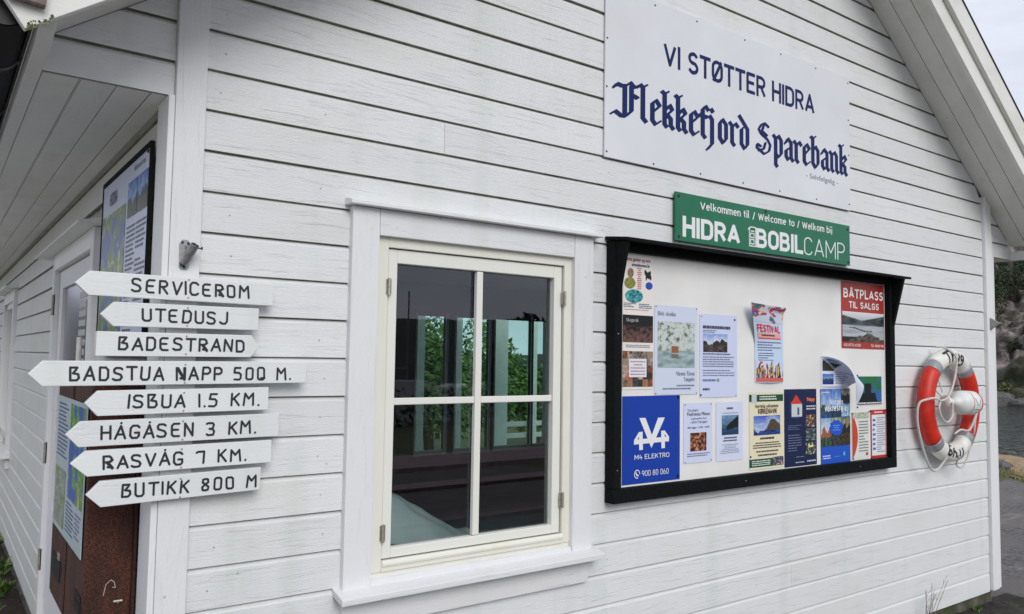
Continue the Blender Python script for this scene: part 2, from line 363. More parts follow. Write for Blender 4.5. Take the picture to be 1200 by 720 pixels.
# stroke pen with round ends, flat strokes in the u-v plane
def pen(mb, pts, w, fn, seg=6):
    pts = [Vector((p[0], p[1])) for p in pts]
    for i in range(len(pts) - 1):
        a, b = pts[i], pts[i + 1]; d = (b - a)
        if d.length < 1e-6: d = Vector((1e-6, 0))
        n = Vector((-d.y, d.x)).normalized() * w / 2; t = d.normalized(); poly = []
        for k in range(seg + 1):
            an = -PI / 2 + PI * k / seg; poly.append(b + t * math.cos(an) * w / 2 + n * math.sin(an))
        for k in range(seg + 1):
            an = PI / 2 + PI * k / seg; poly.append(a + t * math.cos(an) * w / 2 + n * math.sin(an))
        lift(mb, [fn(p.x, p.y) for p in poly])
STROKE = {
 'A': [[(0, 0), (.3, 1), (.6, 0)], [(.12, .33), (.48, .33)]],
 'B': [[(.04, 0), (.04, 1), (.45, 1), (.36, .8), (.2, .55), (.5, .48), (.55, .2), (.42, 0), (.04, 0)]],
 'C': [[(.55, .85), (.4, 1), (.15, 1), (.02, .8), (.02, .2), (.15, 0), (.4, 0), (.55, .12)]],
 'D': [[(.05, 0), (.05, 1), (.4, 1), (.55, .8), (.55, .2), (.4, 0), (.05, 0)]],
 'E': [[(.5, 1), (.15, 1), (.03, .85), (.03, .15), (.15, 0), (.5, 0)], [(.05, .52), (.42, .52)]],
 'G': [[(.55, .85), (.42, 1), (.15, 1), (.02, .8), (.02, .2), (.15, 0), (.45, 0), (.55, .15), (.55, .42), (.3, .42)]],
 'H': [[(.03, 0), (.03, 1)], [(.55, 0), (.55, 1)], [(.03, .5), (.55, .5)]],
 'I': [[(.05, 0), (.05, 1)]],
 'J': [[(.5, 1), (.5, .2), (.38, 0), (.15, 0), (.02, .12)]],
 'K': [[(.04, 0), (.04, 1)], [(.52, 1), (.05, .45)], [(.2, .58), (.55, 0)]],
 'M': [[(.02, 0), (.06, 1), (.33, .55), (.62, 1), (.68, 0)]],
 'N': [[(.04, 0), (.04, 1), (.55, 0), (.55, 1)]],
 'O': [[(.05, .1), (.05, .95), (.15, 1), (.42, 1), (.53, .88), (.53, .12), (.42, 0), (.15, 0), (.05, .1)]],
 'P': [[(.05, 0), (.05, 1), (.4, 1), (.54, .85), (.54, .62), (.4, .48), (.05, .48)]],
 'R': [[(.05, 0), (.05, 1), (.4, 1), (.52, .85), (.52, .68), (.4, .55), (.05, .52)], [(.22, .52), (.55, 0)]],
 'S': [[(.52, .9), (.4, 1), (.12, 1), (.02, .85), (.06, .62), (.45, .45), (.54, .25), (.45, .03), (.15, 0), (0, .1)]],
 'T': [[(0, 1), (.6, 1)], [(.3, 1), (.3, 0)]],
 'U': [[(.03, 1), (.03, .15), (.15, 0), (.42, 0), (.54, .15), (.54, 1)]],
 'V': [[(0, 1), (.28, 0), (.58, 1)]],
 '0': [[(.12, 0), (.03, .12), (.03, .88), (.12, 1), (.4, 1), (.5, .88), (.5, .12), (.4, 0), (.12, 0)]],
 '1': [[(.05, 0), (.05, 1)]],
 '3': [[(.02, .95), (.12, 1), (.42, 1), (.5, .85), (.42, .55), (.2, .52), (.42, .5), (.52, .3), (.45, .02), (.1, 0), (.02, .08)]],
 '5': [[(.48, 1), (.08, 1), (.03, .6), (.38, .58), (.5, .42), (.48, .12), (.36, 0), (.02, .02)]],
 '7': [[(0, .92), (.1, 1), (.5, 1), (.5, 0)]],
 '8': [[(.25, .53), (.06, .7), (.08, .95), (.25, 1), (.42, .95), (.45, .7), (.25, .53), (.04, .3), (.08, .05), (.25, 0), (.44, .05), (.48, .3), (.25, .53)]],
 '.': [[(.05, 0), (.06, .03)]],
}
STROKE['Å'] = STROKE['A'] + [[(.3, 1.22), (.31, 1.24)]]
def adv(c): return {'I': .34, '1': .34, '.': .34, ' ': .62, 'M': .98}.get(c, .86)
def routed(s, fn, u0, u1, v0, h, w, seed, blots=()):
    rn = random.Random(seed); tot = sum(adv(c) for c in s[:-1]) + (adv(s[-1]) - .28); k = (u1 - u0) / tot; x = u0; mb = MB()
    for i, c in enumerate(s):
        if c == ' ': mb.brk()
        if c != ' ':
            jx = rn.uniform(-.02, .02); jy = rn.uniform(-.03, .03); jh = rn.uniform(.96, 1.04); sk = rn.uniform(-.05, .05)
            for line in STROKE[c]:
                pen(mb, [(x + (p[0] + jx + sk * p[1]) * k, v0 + (p[1] * jh + jy) * h) for p in line], w, fn)
            if i in blots:
                for line in STROKE[c]:
                    pen(mb, [(x + (p[0] * .93 + .07) * k, v0 + (p[1] * .95 + .03) * h) for p in line[-3:]], w * .9, fn)
                pen(mb, [(x + .28 * k, v0 + .12 * h), (x + .48 * k, v0 + .1 * h)], w * 1.1, fn)
        x += adv(c) * k
    return mb

# upright sans lettering drawn with a square-ended pen, coordinates in cap heights
def arc(cx, cy, rx, ry, a0, a1, n=9): return [(cx + rx * math.cos(math.radians(a0 + (a1 - a0) * i / n)), cy + ry * math.sin(math.radians(a0 + (a1 - a0) * i / n))) for i in range(n + 1)]
def bowl(x0, x1, y0, y1, r=.2): return [(x0, y1), (x1 - r, y1)] + arc(x1 - r, y1 - r, r, r, 90, 0, 5) + arc(x1 - r, y0 + r, r, r, 0, -90, 5) + [(x0, y0)]
def ring_(x0, x1, y0, y1, r=.24):
    r = min(r, (x1 - x0) / 2, (y1 - y0) / 2); return arc(x1 - r, y1 - r, r, r, 0, 90, 6) + arc(x0 + r, y1 - r, r, r, 90, 180, 6) + arc(x0 + r, y0 + r, r, r, 180, 270, 6) + arc(x1 - r, y0 + r, r, r, 270, 360, 6) + [(x1, y1 - r)]
_S = arc(.26, .74, .24, .26, 20, 90, 4) + arc(.26, .74, .24, .24, 90, 265, 8) + arc(.26, .26, .25, .25, 80, -90, 8) + arc(.26, .26, .26, .26, -90, -160, 4)
_s = arc(.2, .52, .17, .17, 30, 250, 8) + arc(.2, .18, .18, .17, 70, -150, 8)
SANS = {
 'A': (.64, [[(0, 0), (.32, 1), (.64, 0)], [(.11, .3), (.53, .3)]]), 'B': (.56, [[(0, 0), (0, 1)], bowl(0, .50, .53, 1, .2), bowl(0, .54, 0, .53, .22)]),
 'C': (.54, [arc(.27, .74, .25, .26, 10, 90, 5) + arc(.25, .75, .25, .25, 90, 180, 5) + arc(.25, .25, .25, .25, 180, 270, 5) + arc(.27, .26, .25, .26, 270, 350, 5)]),
 'D': (.56, [[(0, 0), (0, 1)], bowl(0, .55, 0, 1, .27)]), 'E': (.48, [[(.46, 1), (0, 1), (0, 0), (.46, 0)], [(0, .52), (.40, .52)]]), 'F': (.46, [[(.46, 1), (0, 1), (0, 0)], [(0, .52), (.40, .52)]]),
 'G': (.57, [arc(.27, .74, .25, .26, 15, 90, 5) + arc(.25, .75, .25, .25, 90, 180, 5) + arc(.25, .25, .25, .25, 180, 270, 5) + arc(.28, .25, .27, .25, 270, 360, 5) + [(.55, .46), (.32, .46)]]),
 'H': (.54, [[(0, 0), (0, 1)], [(.54, 0), (.54, 1)], [(0, .52), (.54, .52)]]), 'I': (.0, [[(0, 0), (0, 1)]]), 'K': (.55, [[(0, 0), (0, 1)], [(.5, 1), (.02, .42)], [(.2, .6), (.56, 0)]]),
 'L': (.45, [[(0, 1), (0, 0), (.45, 0)]]), 'M': (.70, [[(0, 0), (0, 1), (.35, .3), (.70, 1), (.70, 0)]]), 'N': (.56, [[(0, 0), (0, 1), (.56, 0), (.56, 1)]]),
 'O': (.56, [ring_(0, .56, 0, 1, .27)]), 'P': (.52, [[(0, 0), (0, 1)], bowl(0, .52, .45, 1, .25)]), 'R': (.54, [[(0, 0), (0, 1)], bowl(0, .51, .48, 1, .24), [(.26, .48), (.54, 0)]]),
 'S': (.51, [_S]), 'T': (.54, [[(0, 1), (.54, 1)], [(.27, 1), (.27, 0)]]), 'V': (.62, [[(0, 1), (.31, 0), (.62, 1)]]), 'W': (.86, [[(0, 1), (.22, 0), (.43, .9), (.64, 0), (.86, 1)]]),
 '0': (.46, [ring_(0, .46, 0, 1, .23)]), '4': (.5, [[(.18, 1), (0, .3), (.5, .3)], [(.36, .55), (.36, 0)]]), '8': (.46, [ring_(.03, .43, .54, 1, .2), ring_(0, .46, 0, .54, .23)]), '9': (.46, [ring_(0, .46, .42, 1, .23), [(.46, .7), (.44, .45), (.22, 0)]]),
 '6': (.46, [ring_(0, .46, 0, .58, .23), [(0, .3), (.02, .55), (.24, 1)]]), '/': (.3, [[(0, -.15), (.3, 1.05)]]), ' ': (.14, []), '-': (.25, [[(0, .4), (.25, .4)]]), '.': (.0, [[(0, 0), (0, .05)]]),
 'e': (.42, [[(.02, .37), (.42, .37)] + arc(.22, .44, .20, .26, 0, 180, 8)[1:] + arc(.22, .24, .21, .24, 180, 320, 7)]), 'l': (.12, [[(0, 1.05), (0, .1), (.12, 0)]]), 'k': (.42, [[(0, 0), (0, 1.05)], [(.38, .7), (.02, .3)], [(.14, .42), (.42, 0)]]),
 'o': (.42, [ring_(0, .42, 0, .7, .2)]), 'm': (.66, [[(0, 0), (0, .7)], [(0, .5)] + arc(.17, .53, .16, .17, 160, 0, 6) + [(.33, 0)], [(.33, .5)] + arc(.5, .53, .16, .17, 160, 0, 6) + [(.66, 0)]]), 'n': (.38, [[(0, 0), (0, .7)], [(0, .5)] + arc(.19, .52, .19, .18, 160, 0, 6) + [(.38, 0)]]),
 't': (.22, [[(.08, .92), (.08, .1), (.2, 0)], [(0, .68), (.22, .68)]]), 'i': (.0, [[(0, 0), (0, .62)], [(0, 1.0), (0, 1.04)]]), 'j': (.06, [[(.06, .62), (.06, -.12), (-.04, -.22)], [(.06, 1.0), (.06, 1.04)]]), 'c': (.38, [arc(.21, .45, .18, .25, 20, 180, 7) + arc(.21, .25, .21, .25, 180, 330, 7)]), 'b': (.42, [[(0, 0), (0, 1.05)], ring_(0, .42, 0, .7, .2)]),
 'r': (.26, [[(0, 0), (0, .7)], [(0, .45)] + arc(.2, .5, .18, .2, 160, 75, 4)]), 's': (.38, [_s]), 'g': (.42, [ring_(0, .42, 0, .7, .2), [(.42, .7), (.42, -.1), (.3, -.25), (.05, -.22)]]), 'v': (.42, [[(0, .7), (.21, 0), (.42, .7)]]), 'a': (.4, [arc(.2, .5, .19, .2, 160, 0, 6) + [(.4, 0)], ring_(0, .4, 0, .4, .18)]), 'y': (.42, [[(0, .7), (.21, .02)], [(.42, .7), (.14, -.28)]]),
}
SANS['Ø'] = (.58, [ring_(0, .58, 0, 1, .29), [(.02, -.06), (.56, 1.06)]]); SANS['Å'] = (.64, SANS['A'][1] + [ring_(.23, .41, 1.08, 1.24, .09)]); SANS['ø'] = (.42, [ring_(0, .42, 0, .7, .2), [(.0, -.05), (.42, .75)]])
def sans(s, fn, u0, u1, v0, h, weight=.15, gap=.17, asp=None):
    mb = MB(); tot = sum(SANS[c][0] + gap + weight for c in s) - gap; k = (u1 - u0) / tot; x = u0 + weight * k / 2; wy = weight * h; hh = h - wy
    cx_ = k; 
    for c in s:
        wd, lines_ = SANS[c]
        if c == ' ': mb.brk()
        for ln in lines_:
            pt = [(x + p[0] * k, v0 + wy / 2 + p[1] * hh) for p in ln]
            for i in range(len(pt) - 1):
                (ax_, ay), (bx, by) = pt[i], pt[i + 1]; du, dv = (bx - ax_) / k, (by - ay) / h; L_ = math.hypot(du, dv) or 1e-6; du /= L_; dv /= L_; n_ = (-dv * weight / 2, du * weight / 2)
                e0 = weight * .5 if (i == 0 and (abs(du) > .98 or abs(dv) > .98)) else 0; e1 = weight * .5 if (i == len(pt) - 2 and (abs(du) > .98 or abs(dv) > .98)) else 0
                if dv > .98 or dv < -.98 or True:
                    q = [(ax_ + (n_[0] - du * e0) * k, ay + (n_[1] - dv * e0) * h), (ax_ + (-n_[0] - du * e0) * k, ay + (-n_[1] - dv * e0) * h), (bx + (-n_[0] + du * e1) * k, by + (-n_[1] + dv * e1) * h), (bx + (n_[0] + du * e1) * k, by + (n_[1] + dv * e1) * h)]
                    lift(mb, [fn(*p) for p in q])
                if i: lift(mb, [fn(ax_ + weight / 2 * math.cos(j * PI / 4) * k, ay + weight / 2 * math.sin(j * PI / 4) * h) for j in range(8)])
        x += (wd + gap + weight) * k
    return mb

# broad-nib blackletter pen
def nib(mb, pts, fn, L=.20, ang=42, sx=1, sy=1, ox=0, oy=0):
    n = Vector((math.cos(math.radians(ang)), math.sin(math.radians(ang)))) * L / 2
    hair = Vector((-n.y, n.x)).normalized() * 0.032
    for i in range(len(pts) - 1):
        a = Vector(pts[i]); b = Vector(pts[i + 1]); d = (b - a)
        # hull of the two nib positions, with a small thickness of the nib
        P = []
        for q in (a, b):
            for m in (n, -n):
                for hh in (hair, -hair): P.append(q + m + hh)
        P.sort(key=lambda p: (p.x, p.y))
        def half(ps):
            h = []
            for p in ps:
                while len(h) >= 2 and (h[-1] - h[-2]).cross(p - h[-2]) <= 1e-9: h.pop()
                h.append(p)
            return h
        lo = half(P); hi = half(P[::-1]); poly = lo[:-1] + hi[:-1]
        lift(mb, [fn(ox + p.x * sx, oy + p.y * sy) for p in poly])
BL = {
 'F': (.80, [[(-.12, 1.02), (-.02, 1.2), (.15, 1.17), (.3, 1.22), (.46, 1.42), (.6, 1.26), (.78, 1.36)], [(.26, 1.2), (.26, .12)], [(.50, 1.3), (.50, .3)], [(-.2, .02), (-.08, .13), (.12, .02), (.30, .04), (.50, .28)], [(.50, .9), (.72, .84)]]),
 'l': (.36, [[(.02, 1.46), (.12, 1.38), (.12, .14), (.24, .02)], [(.12, 1.38), (.24, 1.5)]]),
 'e': (.47, [[(.12, .82), (.12, .16), (.24, .02)], [(.24, .02), (.40, .17)], [(.12, .82), (.26, .97), (.40, .78), (.14, .48)]]),
 'k': (.53, [[(.02, 1.46), (.12, 1.38), (.12, .14), (.2, .04)], [(.12, 1.38), (.24, 1.5)], [(.12, .64), (.32, .93), (.42, .76), (.2, .5)], [(.22, .52), (.36, .40), (.36, .14), (.46, .02)]]),
 'f': (.40, [[(.14, 1.2), (.14, .14), (.24, .02)], [(.14, 1.2), (.26, 1.38), (.38, 1.22)], [(-.02, .9), (.34, .88)]]),
 'j': (.36, [[(.04, .97), (.14, .84), (.14, -.16), (-.06, -.42)], [(.10, 1.32), (.17, 1.2)]]),
 'o': (.54, [[(.12, .80), (.12, .18), (.26, .0)], [(.12, .80), (.24, .98), (.40, .80), (.40, .2), (.26, .0)]]),
 'r': (.44, [[(.02, .95), (.13, .83), (.13, .14), (.23, .02)], [(.13, .76), (.29, .97), (.40, .84)]]),
 'd': (.54, [[(.12, .80), (.12, .18), (.26, .0)], [(.12, .80), (.24, .92)], [(.02, 1.42), (.40, .86), (.40, .2), (.26, .0)]]),
 ' ': (.30, []),
 'S': (.80, [[(.58, 1.28), (.40, 1.42), (.22, 1.30), (.10, 1.04), (.2, .86), (.52, .68), (.66, .46), (.60, .18), (.36, .0), (.0, .2), (.03, .36), (.2, .30)], [(.34, 1.3), (.26, .98), (.5, .84)], [(.42, .5), (.34, .22), (.1, .1)]]),
 'p': (.54, [[(.02, .95), (.13, .83), (.13, -.32), (.2, -.4)], [(.13, .78), (.27, .98), (.41, .80), (.41, .2), (.27, .02), (.13, .14)]]),
 'a': (.52, [[(.08, .74), (.22, .98), (.38, .82), (.38, .14), (.48, .02)], [(.38, .62), (.12, .44), (.12, .18), (.22, .03), (.38, .2)]]),
 'b': (.54, [[(.02, 1.46), (.12, 1.38), (.12, .18), (.26, .0)], [(.12, 1.38), (.24, 1.5)], [(.12, .76), (.27, .98), (.41, .80), (.41, .2), (.26, .0)]]),
 'n': (.55, [[(.02, .95), (.13, .83), (.13, .14), (.22, .03)], [(.13, .76), (.29, .98), (.41, .82), (.41, .14), (.51, .02)]]),
}
def blackletter(s, fn, u0, u1, v0, xh):
    tot = sum(BL[c][0] for c in s); k = (u1 - u0) / tot; x = u0; mb = MB()
    for c in s:
        if c == ' ': mb.brk()
        for line in BL[c][1]: nib(mb, [(p[0], p[1] if p[1] < 1 else 1 + (p[1] - 1) * .84) for p in line], fn, L=(.125 if c == 'S' else .185), sx=k, sy=xh, ox=x, oy=v0)
        x += BL[c][0] * k
    return mb

# ------------------------------------------------------------------ picture painters: f(u, v) -> linear rgb
def N(x, y, z=0.0): return noise.noise(Vector((x, y, z)))
def fbm(x, y, z=0.0): return N(x, y, z) + .5 * N(2 * x, 2 * y, z + 9) + .25 * N(4 * x, 4 * y, z + 17)
def mixc(a, b, t):
    t = max(0, min(1, t)); return tuple(a[i] * (1 - t) + b[i] * t for i in range(3))
def landscape(sky1, sky2, hill, low, hz=.55, amp=.15, fr=3.0, seed=0, lowtex=.35, slope=0.0):
    sky1, sky2, hill, low = map(lin, (sky1, sky2, hill, low))
    def f(u, v):
        top = hz + amp * (.5 + fbm(u * fr, seed * 3.3)) + slope * (u - .5)
        if v > top: c = mixc(sky2, sky1, (v - top) / max(.01, 1 - top)); c = mixc(c, (.8, .8, .8), .5 * fbm(u * 5, v * 8, seed)); return tuple(max(0, x) for x in c)
        if v > hz * .75: k = 1 + .9 * fbm(u * 14, v * 14, seed + 2)
        else:
            k = 1 + lowtex * 2 * fbm(u * 5, v * 22, seed + 5); return tuple(min(1, max(0.004, x * k)) for x in low)
        return tuple(min(1, max(0.004, x * k)) for x in hill)
    return f
def mosaic(cols, n=5, m=4, seed=0):
    cols = [lin(c) for c in cols]
    def f(u, v):
        i, j = int(u * n), int(v * m); r = random.Random(i * 31 + j * 17 + seed * 101); a = r.choice(cols); b = r.choice(cols)
        t = .5 + 1.3 * fbm(u * n * 2.2, v * m * 2.2, seed + i); return mixc(a, b, t)
    return f
def blobs(back, cols, fr=6, seed=0):
    back = lin(back); cols = [lin(c) for c in cols]
    def f(u, v):
        t = fbm(u * fr, v * fr, seed)
        if t < 0.02: return back
        return cols[int((N(u * fr * .8, v * fr * .8, seed + 7) + 1) * 3.7) % len(cols)]
    return f
def picture_mb(fn, u0, v0, u1, v1, paint, nx, ny):
    mb = MB().grid(nx, ny, lambda a, b: fn(u0 + a * (u1 - u0), v0 + b * (v1 - v0)))
    mb.c = [paint(i / nx, j / ny) for j in range(ny + 1) for i in range(nx + 1)]
    return mb

# ------------------------------------------------------------------ ground, water, hills
CX, CY = -0.57, -2.65
def polar(r, az): a = math.radians(az); return CX + r * math.sin(a), CY + r * math.cos(a)
def sm(a, b, x):
    t = max(0, min(1, (x - a) / (b - a))); return t * t * (3 - 2 * t)
def edge_r(az):
    a = math.radians(az); dx, dy = math.sin(a), math.cos(a); ex, ey = .42, .50; px_, py_ = 13.19 - CX, 2.98 - CY
    det = dx * -ey + ex * dy
    return (px_ * -ey + ex * py_) / det if abs(det) > 1e-6 else 1e6
def ground_z(r, az):
    if 50 < az < 120: near = edge_r(az) + .1; sea_r = near + 16
    else: near = 17; sea_r = 24
    k = sm(40, 52, az) * (1 - sm(185, 200, az))
    z = -0.104 - 1.9 * sm(near, sea_r + 3, r) * k
    if r > 14 and k < .5: z += .25 * N(r * .2, az * .2)
    return z
rs = [0.5, 3, 6, 9, 11, 12.5, 13.5, 15, 17, 19, 21, 23, 25, 27, 30, 35, 60, 120, 300, 900]
azs = [i * 2.5 for i in range(144)]
mb = MB(); mb.v.append((CX, CY, -0.104))
for r in rs:
    for a in azs: x, y = polar(r, a); mb.v.append((x, y, ground_z(r, a) + (.06 * N(x * .8, y * .8) if 13 < r < 40 else 0)))
nA = len(azs)
for k in range(nA): mb.f.append((0, 1 + k, 1 + (k + 1) % nA))
for i in range(len(rs) - 1):
    for k in range(nA): mb.f.append((1 + i * nA + k, 1 + (i + 1) * nA + k, 1 + (i + 1) * nA + (k + 1) % nA, 1 + i * nA + (k + 1) % nA))
ob('ground', mb, M_land, kind='structure')
# dry grass bank on the right
mb = MB().grid(90, 26, lambda a, b: (lambda x, y, r, az, e: (x, y, ground_z(r, az) + .03 + sm(0, .1, b) * (.10 + .10 * N(x * .9, y * .9) + .05 * N(x * 4, y * 4))))(*polar(edge_r(56 + a * 46) + .05 + b * 14, 56 + a * 46), edge_r(56 + a * 46) + .05 + b * 14, 56 + a * 46, 0))
ob('grass_bank', mb, M_drygrass, smooth=True, kind='structure')
ob('water', MB().add([(-900, -900, -1.0), (900, -900, -1.0), (900, 900, -1.0), (-900, 900, -1.0)], [(0, 1, 2, 3)]), M_water, kind='structure')
ob('asphalt', MB().add([(-30, -16, -.099), (4, -16, -.099), (9.6, -1.3, -.099), (12.72, 2.42, -.099), (13.4, 3.2, -.099), (17.5, 8.0, -.099), (16, 9.5, -.099), (0, 9.5, -.099), (-30, 9.5, -.099)], [tuple(range(9))]), M_asphalt, kind='structure')
ob('dirt_margin', MB().grid(70, 8, lambda a, b: (2.2 + a * 3.9, .06 - b * (.40 + .22 * fbm(a * 14, 2)), -.0965 + .03 * max(0, fbm(a * 26, b * 4)) * math.sin(PI * min(1, b + .2)) + .012 * (1 - b))), ground_mat('gritty_dirt', [(0.018, 0.016, 0.014), (0.085, 0.078, 0.07), (0.035, 0.033, 0.025)], (30, 4), bump=1.0, dist=0.03), kind='structure')
mb = MB().grid(30, 60, lambda a, b: (-1.6 + a * 1.62, 1.6 + b * 6.5, -.092 + .035 * max(0, fbm(a * 6, b * 22)) + .01))
ob('added_bounce_slab', MB().add([(-14, -2.2, -.093), (-1.75, -2.2, -.093), (-1.75, 9.4, -.093), (-14, 9.4, -.093)], [(0, 1, 2, 3)]), ground_mat('pale_bounce_slab', [(0.34, 0.335, 0.31), (0.50, 0.49, 0.46), (0.40, 0.39, 0.36)], (7, .8), bump=.4), kind='structure')  # pale slab added out of view to bounce light onto soffit and side wall
ob('soil_strip', mb, M_soil, smooth=True, kind='structure')
# verge along the asphalt edge
def verge(a, b):
    x = 10.2 + a * 5.88; y = -0.58 + a * 7.0; x += b * .20 + .05 * N(a * 30, b * 3); y += -b * .16
    return (x, y, -.094 + .05 * math.sin(PI * b) + .03 * N(a * 60, b * 4))
ob('mossy_verge', MB().grid(90, 5, verge), ground_mat('moss', [(0.05, 0.07, 0.015), (0.17, 0.18, 0.05), (0.10, 0.11, 0.04)], (14, 3), bump=1.0), smooth=True, kind='structure')

tg = MB(); rg_ = random.Random(21)
for i in range(3600):
    a = rg_.random(); az = 60 + a * 16; e_ = edge_r(az); b_ = rg_.random() ** 1.8; r_ = e_ - .10 + b_ * 2.2; x, y = polar(r_, az); z = -.095 if r_ < e_ + .05 else ground_z(r_, az) + .06
    l_ = rg_.uniform(.03, .10) * (1.1 if b_ < .12 else .7); q = Vector((rg_.uniform(-.5, .5), rg_.uniform(-.5, .5), 1)).normalized() * l_; s_ = Vector((rg_.uniform(-1, 1), rg_.uniform(-1, 1), 0)).normalized() * .007
    p = Vector((x, y, z - .01)); tg.add([p - s_, p + s_, p + q], [(0, 1, 2)])
o = ob('verge_grass', tg, M_tuft, recalc=False, kind='stuff'); o['label'] = 'short dry grass tufts along the asphalt edge and the bank'; o['category'] = 'grass'
# rocky hillside across the water
def rock_h(s, t, x, y):
    base = -1.6 + 25 * s ** 0.85
    d, pts = noise.voronoi(Vector((x * .33, y * .33, base * .45)))
    d2, p2 = noise.voronoi(Vector((x * .85, y * .85, base * 1.0)))
    return base, 2.2 * (d[1] - d[0]) + 1.7 * (d2[1] - d2[0]) + .8 * fbm(x * .2, y * .2, base * .2)
def hillpt(a, b):
    az = 60 + a * 24; r = 63.5 + b * 42; x, y = polar(r, az); z, k = rock_h(b, a, x, y)
    rad = Vector((x - CX, y - CY, 0)).normalized(); k *= min(1, .3 + b * 12)
    return (x - rad.x * k * 1.1, y - rad.y * k * 1.1, z + k * .5)
ob('rocky_hillside', MB().grid(200, 190, hillpt), M_rock, smooth=True, kind='structure')
# low wooded hills all round the harbour
def hillring(a, b):
    az = a * 360; r = 75 + b * 260
    az_d = az % 360
    hgt = 9 + 6 * fbm(math.sin(math.radians(az)) * 4, math.cos(math.radians(az)) * 4)
    if 90 > az_d > 55: hgt = 12
    if 22 < az_d < 48: hgt = .9
    if 135 < az_d < 160: hgt = 8.5 + .6 * N(az * .4, 1)
    z = -1.8 + (hgt + 2) * (1 - (1 - b) ** 2.2) * 1.6 + 1.2 * N(az * .8, b * 14) * b
    r += 6 * N(az * .15, 3.3)
    x, y = polar(r, az); return (x, y, z)
ob('distant_hills', MB().grid(360, 12, hillring), M_forest, smooth=True, kind='structure')

def leafmass(mb, c, rad, n, size, rn, flat=1.0):
    for _ in range(n):
        while True:
            p = Vector((rn.uniform(-1, 1), rn.uniform(-1, 1), rn.uniform(-1, 1)))
            if .35 < p.length < 1: break
        q = Vector((c[0] + p.x * rad[0], c[1] + p.y * rad[1], c[2] + p.z * rad[2]))
        a = Vector((rn.gauss(0, 1), rn.gauss(0, 1), rn.gauss(0, 1))).normalized(); b = a.orthogonal().normalized(); s = size * rn.uniform(.6, 1.4)
        m = a.cross(b); mb.add([q - m * s, q - b * s * .5, q + m * s, q + b * s * .5], [(0, 1, 2, 3)])
def bush(name, label, cat, x, y, z, w_, h, n, size, mat, seed, group=None, trunk=True):
    rn = random.Random(seed); t = thing(name, (x, y, z), label, cat, group); mb = MB()
    for k in range(7):
        a = rn.uniform(0, 2 * PI); d = rn.uniform(0, .55) * w_
        leafmass(mb, (x + d * math.cos(a), y + d * math.sin(a), z + h * rn.uniform(.35, .72)), (w_ * rn.uniform(.3, .5), w_ * rn.uniform(.3, .5), h * rn.uniform(.2, .36)), n // 7, size, rn)
    ob('crown', mb, mat, t, recalc=False)
    tb = MB()
    for k in range(4):
        a = rn.uniform(0, 2 * PI); tb.tube([(x, y, z - .1), (x + .12 * w_ * math.cos(a), y + .12 * w_ * math.sin(a), z + h * .35), (x + .4 * w_ * math.cos(a), y + .4 * w_ * math.sin(a), z + h * .7)], [h * .03, h * .02, h * .008], 5)
    ob('trunk', tb, M_bark, t)
    return t
rn = random.Random(3)
spotsb = [(68.0, .02, 1.0, 'low bush at the foot of the rocky hillside beside the water'), (67.4, .36, 4.5, 'tallest dark tree growing on the rocky hillside'), (68.6, .27, 3.6, 'rounded dark tree half way up the rocky hillside'), (67.0, .21, 3.2, 'dark tree on the rocky hillside next to the house corner'),
          (69.2, .33, 3.0, 'dark tree on the rocky hillside at the right edge of the photo'), (67.8, .30, 2.6, 'smaller dark tree between two larger ones on the rocky hillside'), (68.4, .12, 1.8, 'small shrub in a cleft low on the rocky hillside'), (71, .3, 4.0, 'dark tree on the hillside further round to the right'), (64.5, .3, 4.0, 'dark tree on the hillside hidden behind the house')]
for i, (az, b, sz, lb) in enumerate(spotsb):
    p = hillpt((az - 60) / 24, b)
    bush('hillside_tree', lb, 'tree', p[0], p[1], p[2] - .2, sz * .62, sz, 2600 if sz > 2.5 else 700, .085, M_leafdark if i else M_olive, i + 50, 'trees and bushes on the rocky hillside')
# boulders and stones on the bank
def boulder(label, x, y, z, s, seed):
    mb = MB(); n1, n2 = 14, 9
    def f(a, b):
        th = a * 2 * PI; ph = b * PI; v = Vector((math.sin(ph) * math.cos(th), math.sin(ph) * math.sin(th), math.cos(ph)))
        k = 1 + .35 * noise.noise(v * 1.3 + Vector((seed, 0, 0))) + .12 * noise.noise(v * 4 + Vector((0, seed, 0)))
        v = Vector([math.copysign(abs(c) ** .7, c) for c in v]) * k
        return (x + v.x * s[0], y + v.y * s[1], z + v.z * s[2])
    mb.grid(n1, n2, f); o = ob('boulder', mb, M_stone, smooth=False); tagm(o, label, 'boulder', 'boulders on the bank by the water'); return o
boulder('dark squared boulder at the asphalt edge just right of the house corner', 13.62, 3.22, -.03, (.27, .22, .13), 3)
boulder('small stone in the grass beyond the dark squared boulder', 16.6, 4.2, -.12, (.14, .12, .08), 5)
p = hillpt(.31, .004); boulder('large pale boulder lying in the water below the hillside', p[0] - 1, p[1], -.9, (2.0, 1.4, .8), 8)
p = hillpt(.40, .004); boulder('second pale shore rock right of the large one in the water', p[0] - 1.2, p[1], -1.0, (1.5, 1.3, .55), 11)

# shrubs seen through the room's far windows
for i, (x, y, w_, h, n, lb) in enumerate([(6.3, 9.0, 1.25, 2.75, 5200, 'bushy green shrub behind the house seen through the first far window'), (7.6, 9.6, 1.25, 2.6, 5200, 'bushy green shrub behind the house seen through the second far window'),
                                      (9.2, 9.8, 1.2, 1.85, 4600, 'lower yellow green shrub seen through the third far window'), (10.6, 9.9, 1.1, 1.9, 3600, 'low shrub seen through the narrow right hand far window'), (5.0, 9.2, 1.1, 2.3, 3600, 'green shrub behind the house hidden by the far window posts')]):
    bush('garden_shrub', lb, 'shrub', x, y, -.1, w_, h, n, .055, M_leaf, i + 5, 'shrubs growing behind the house')

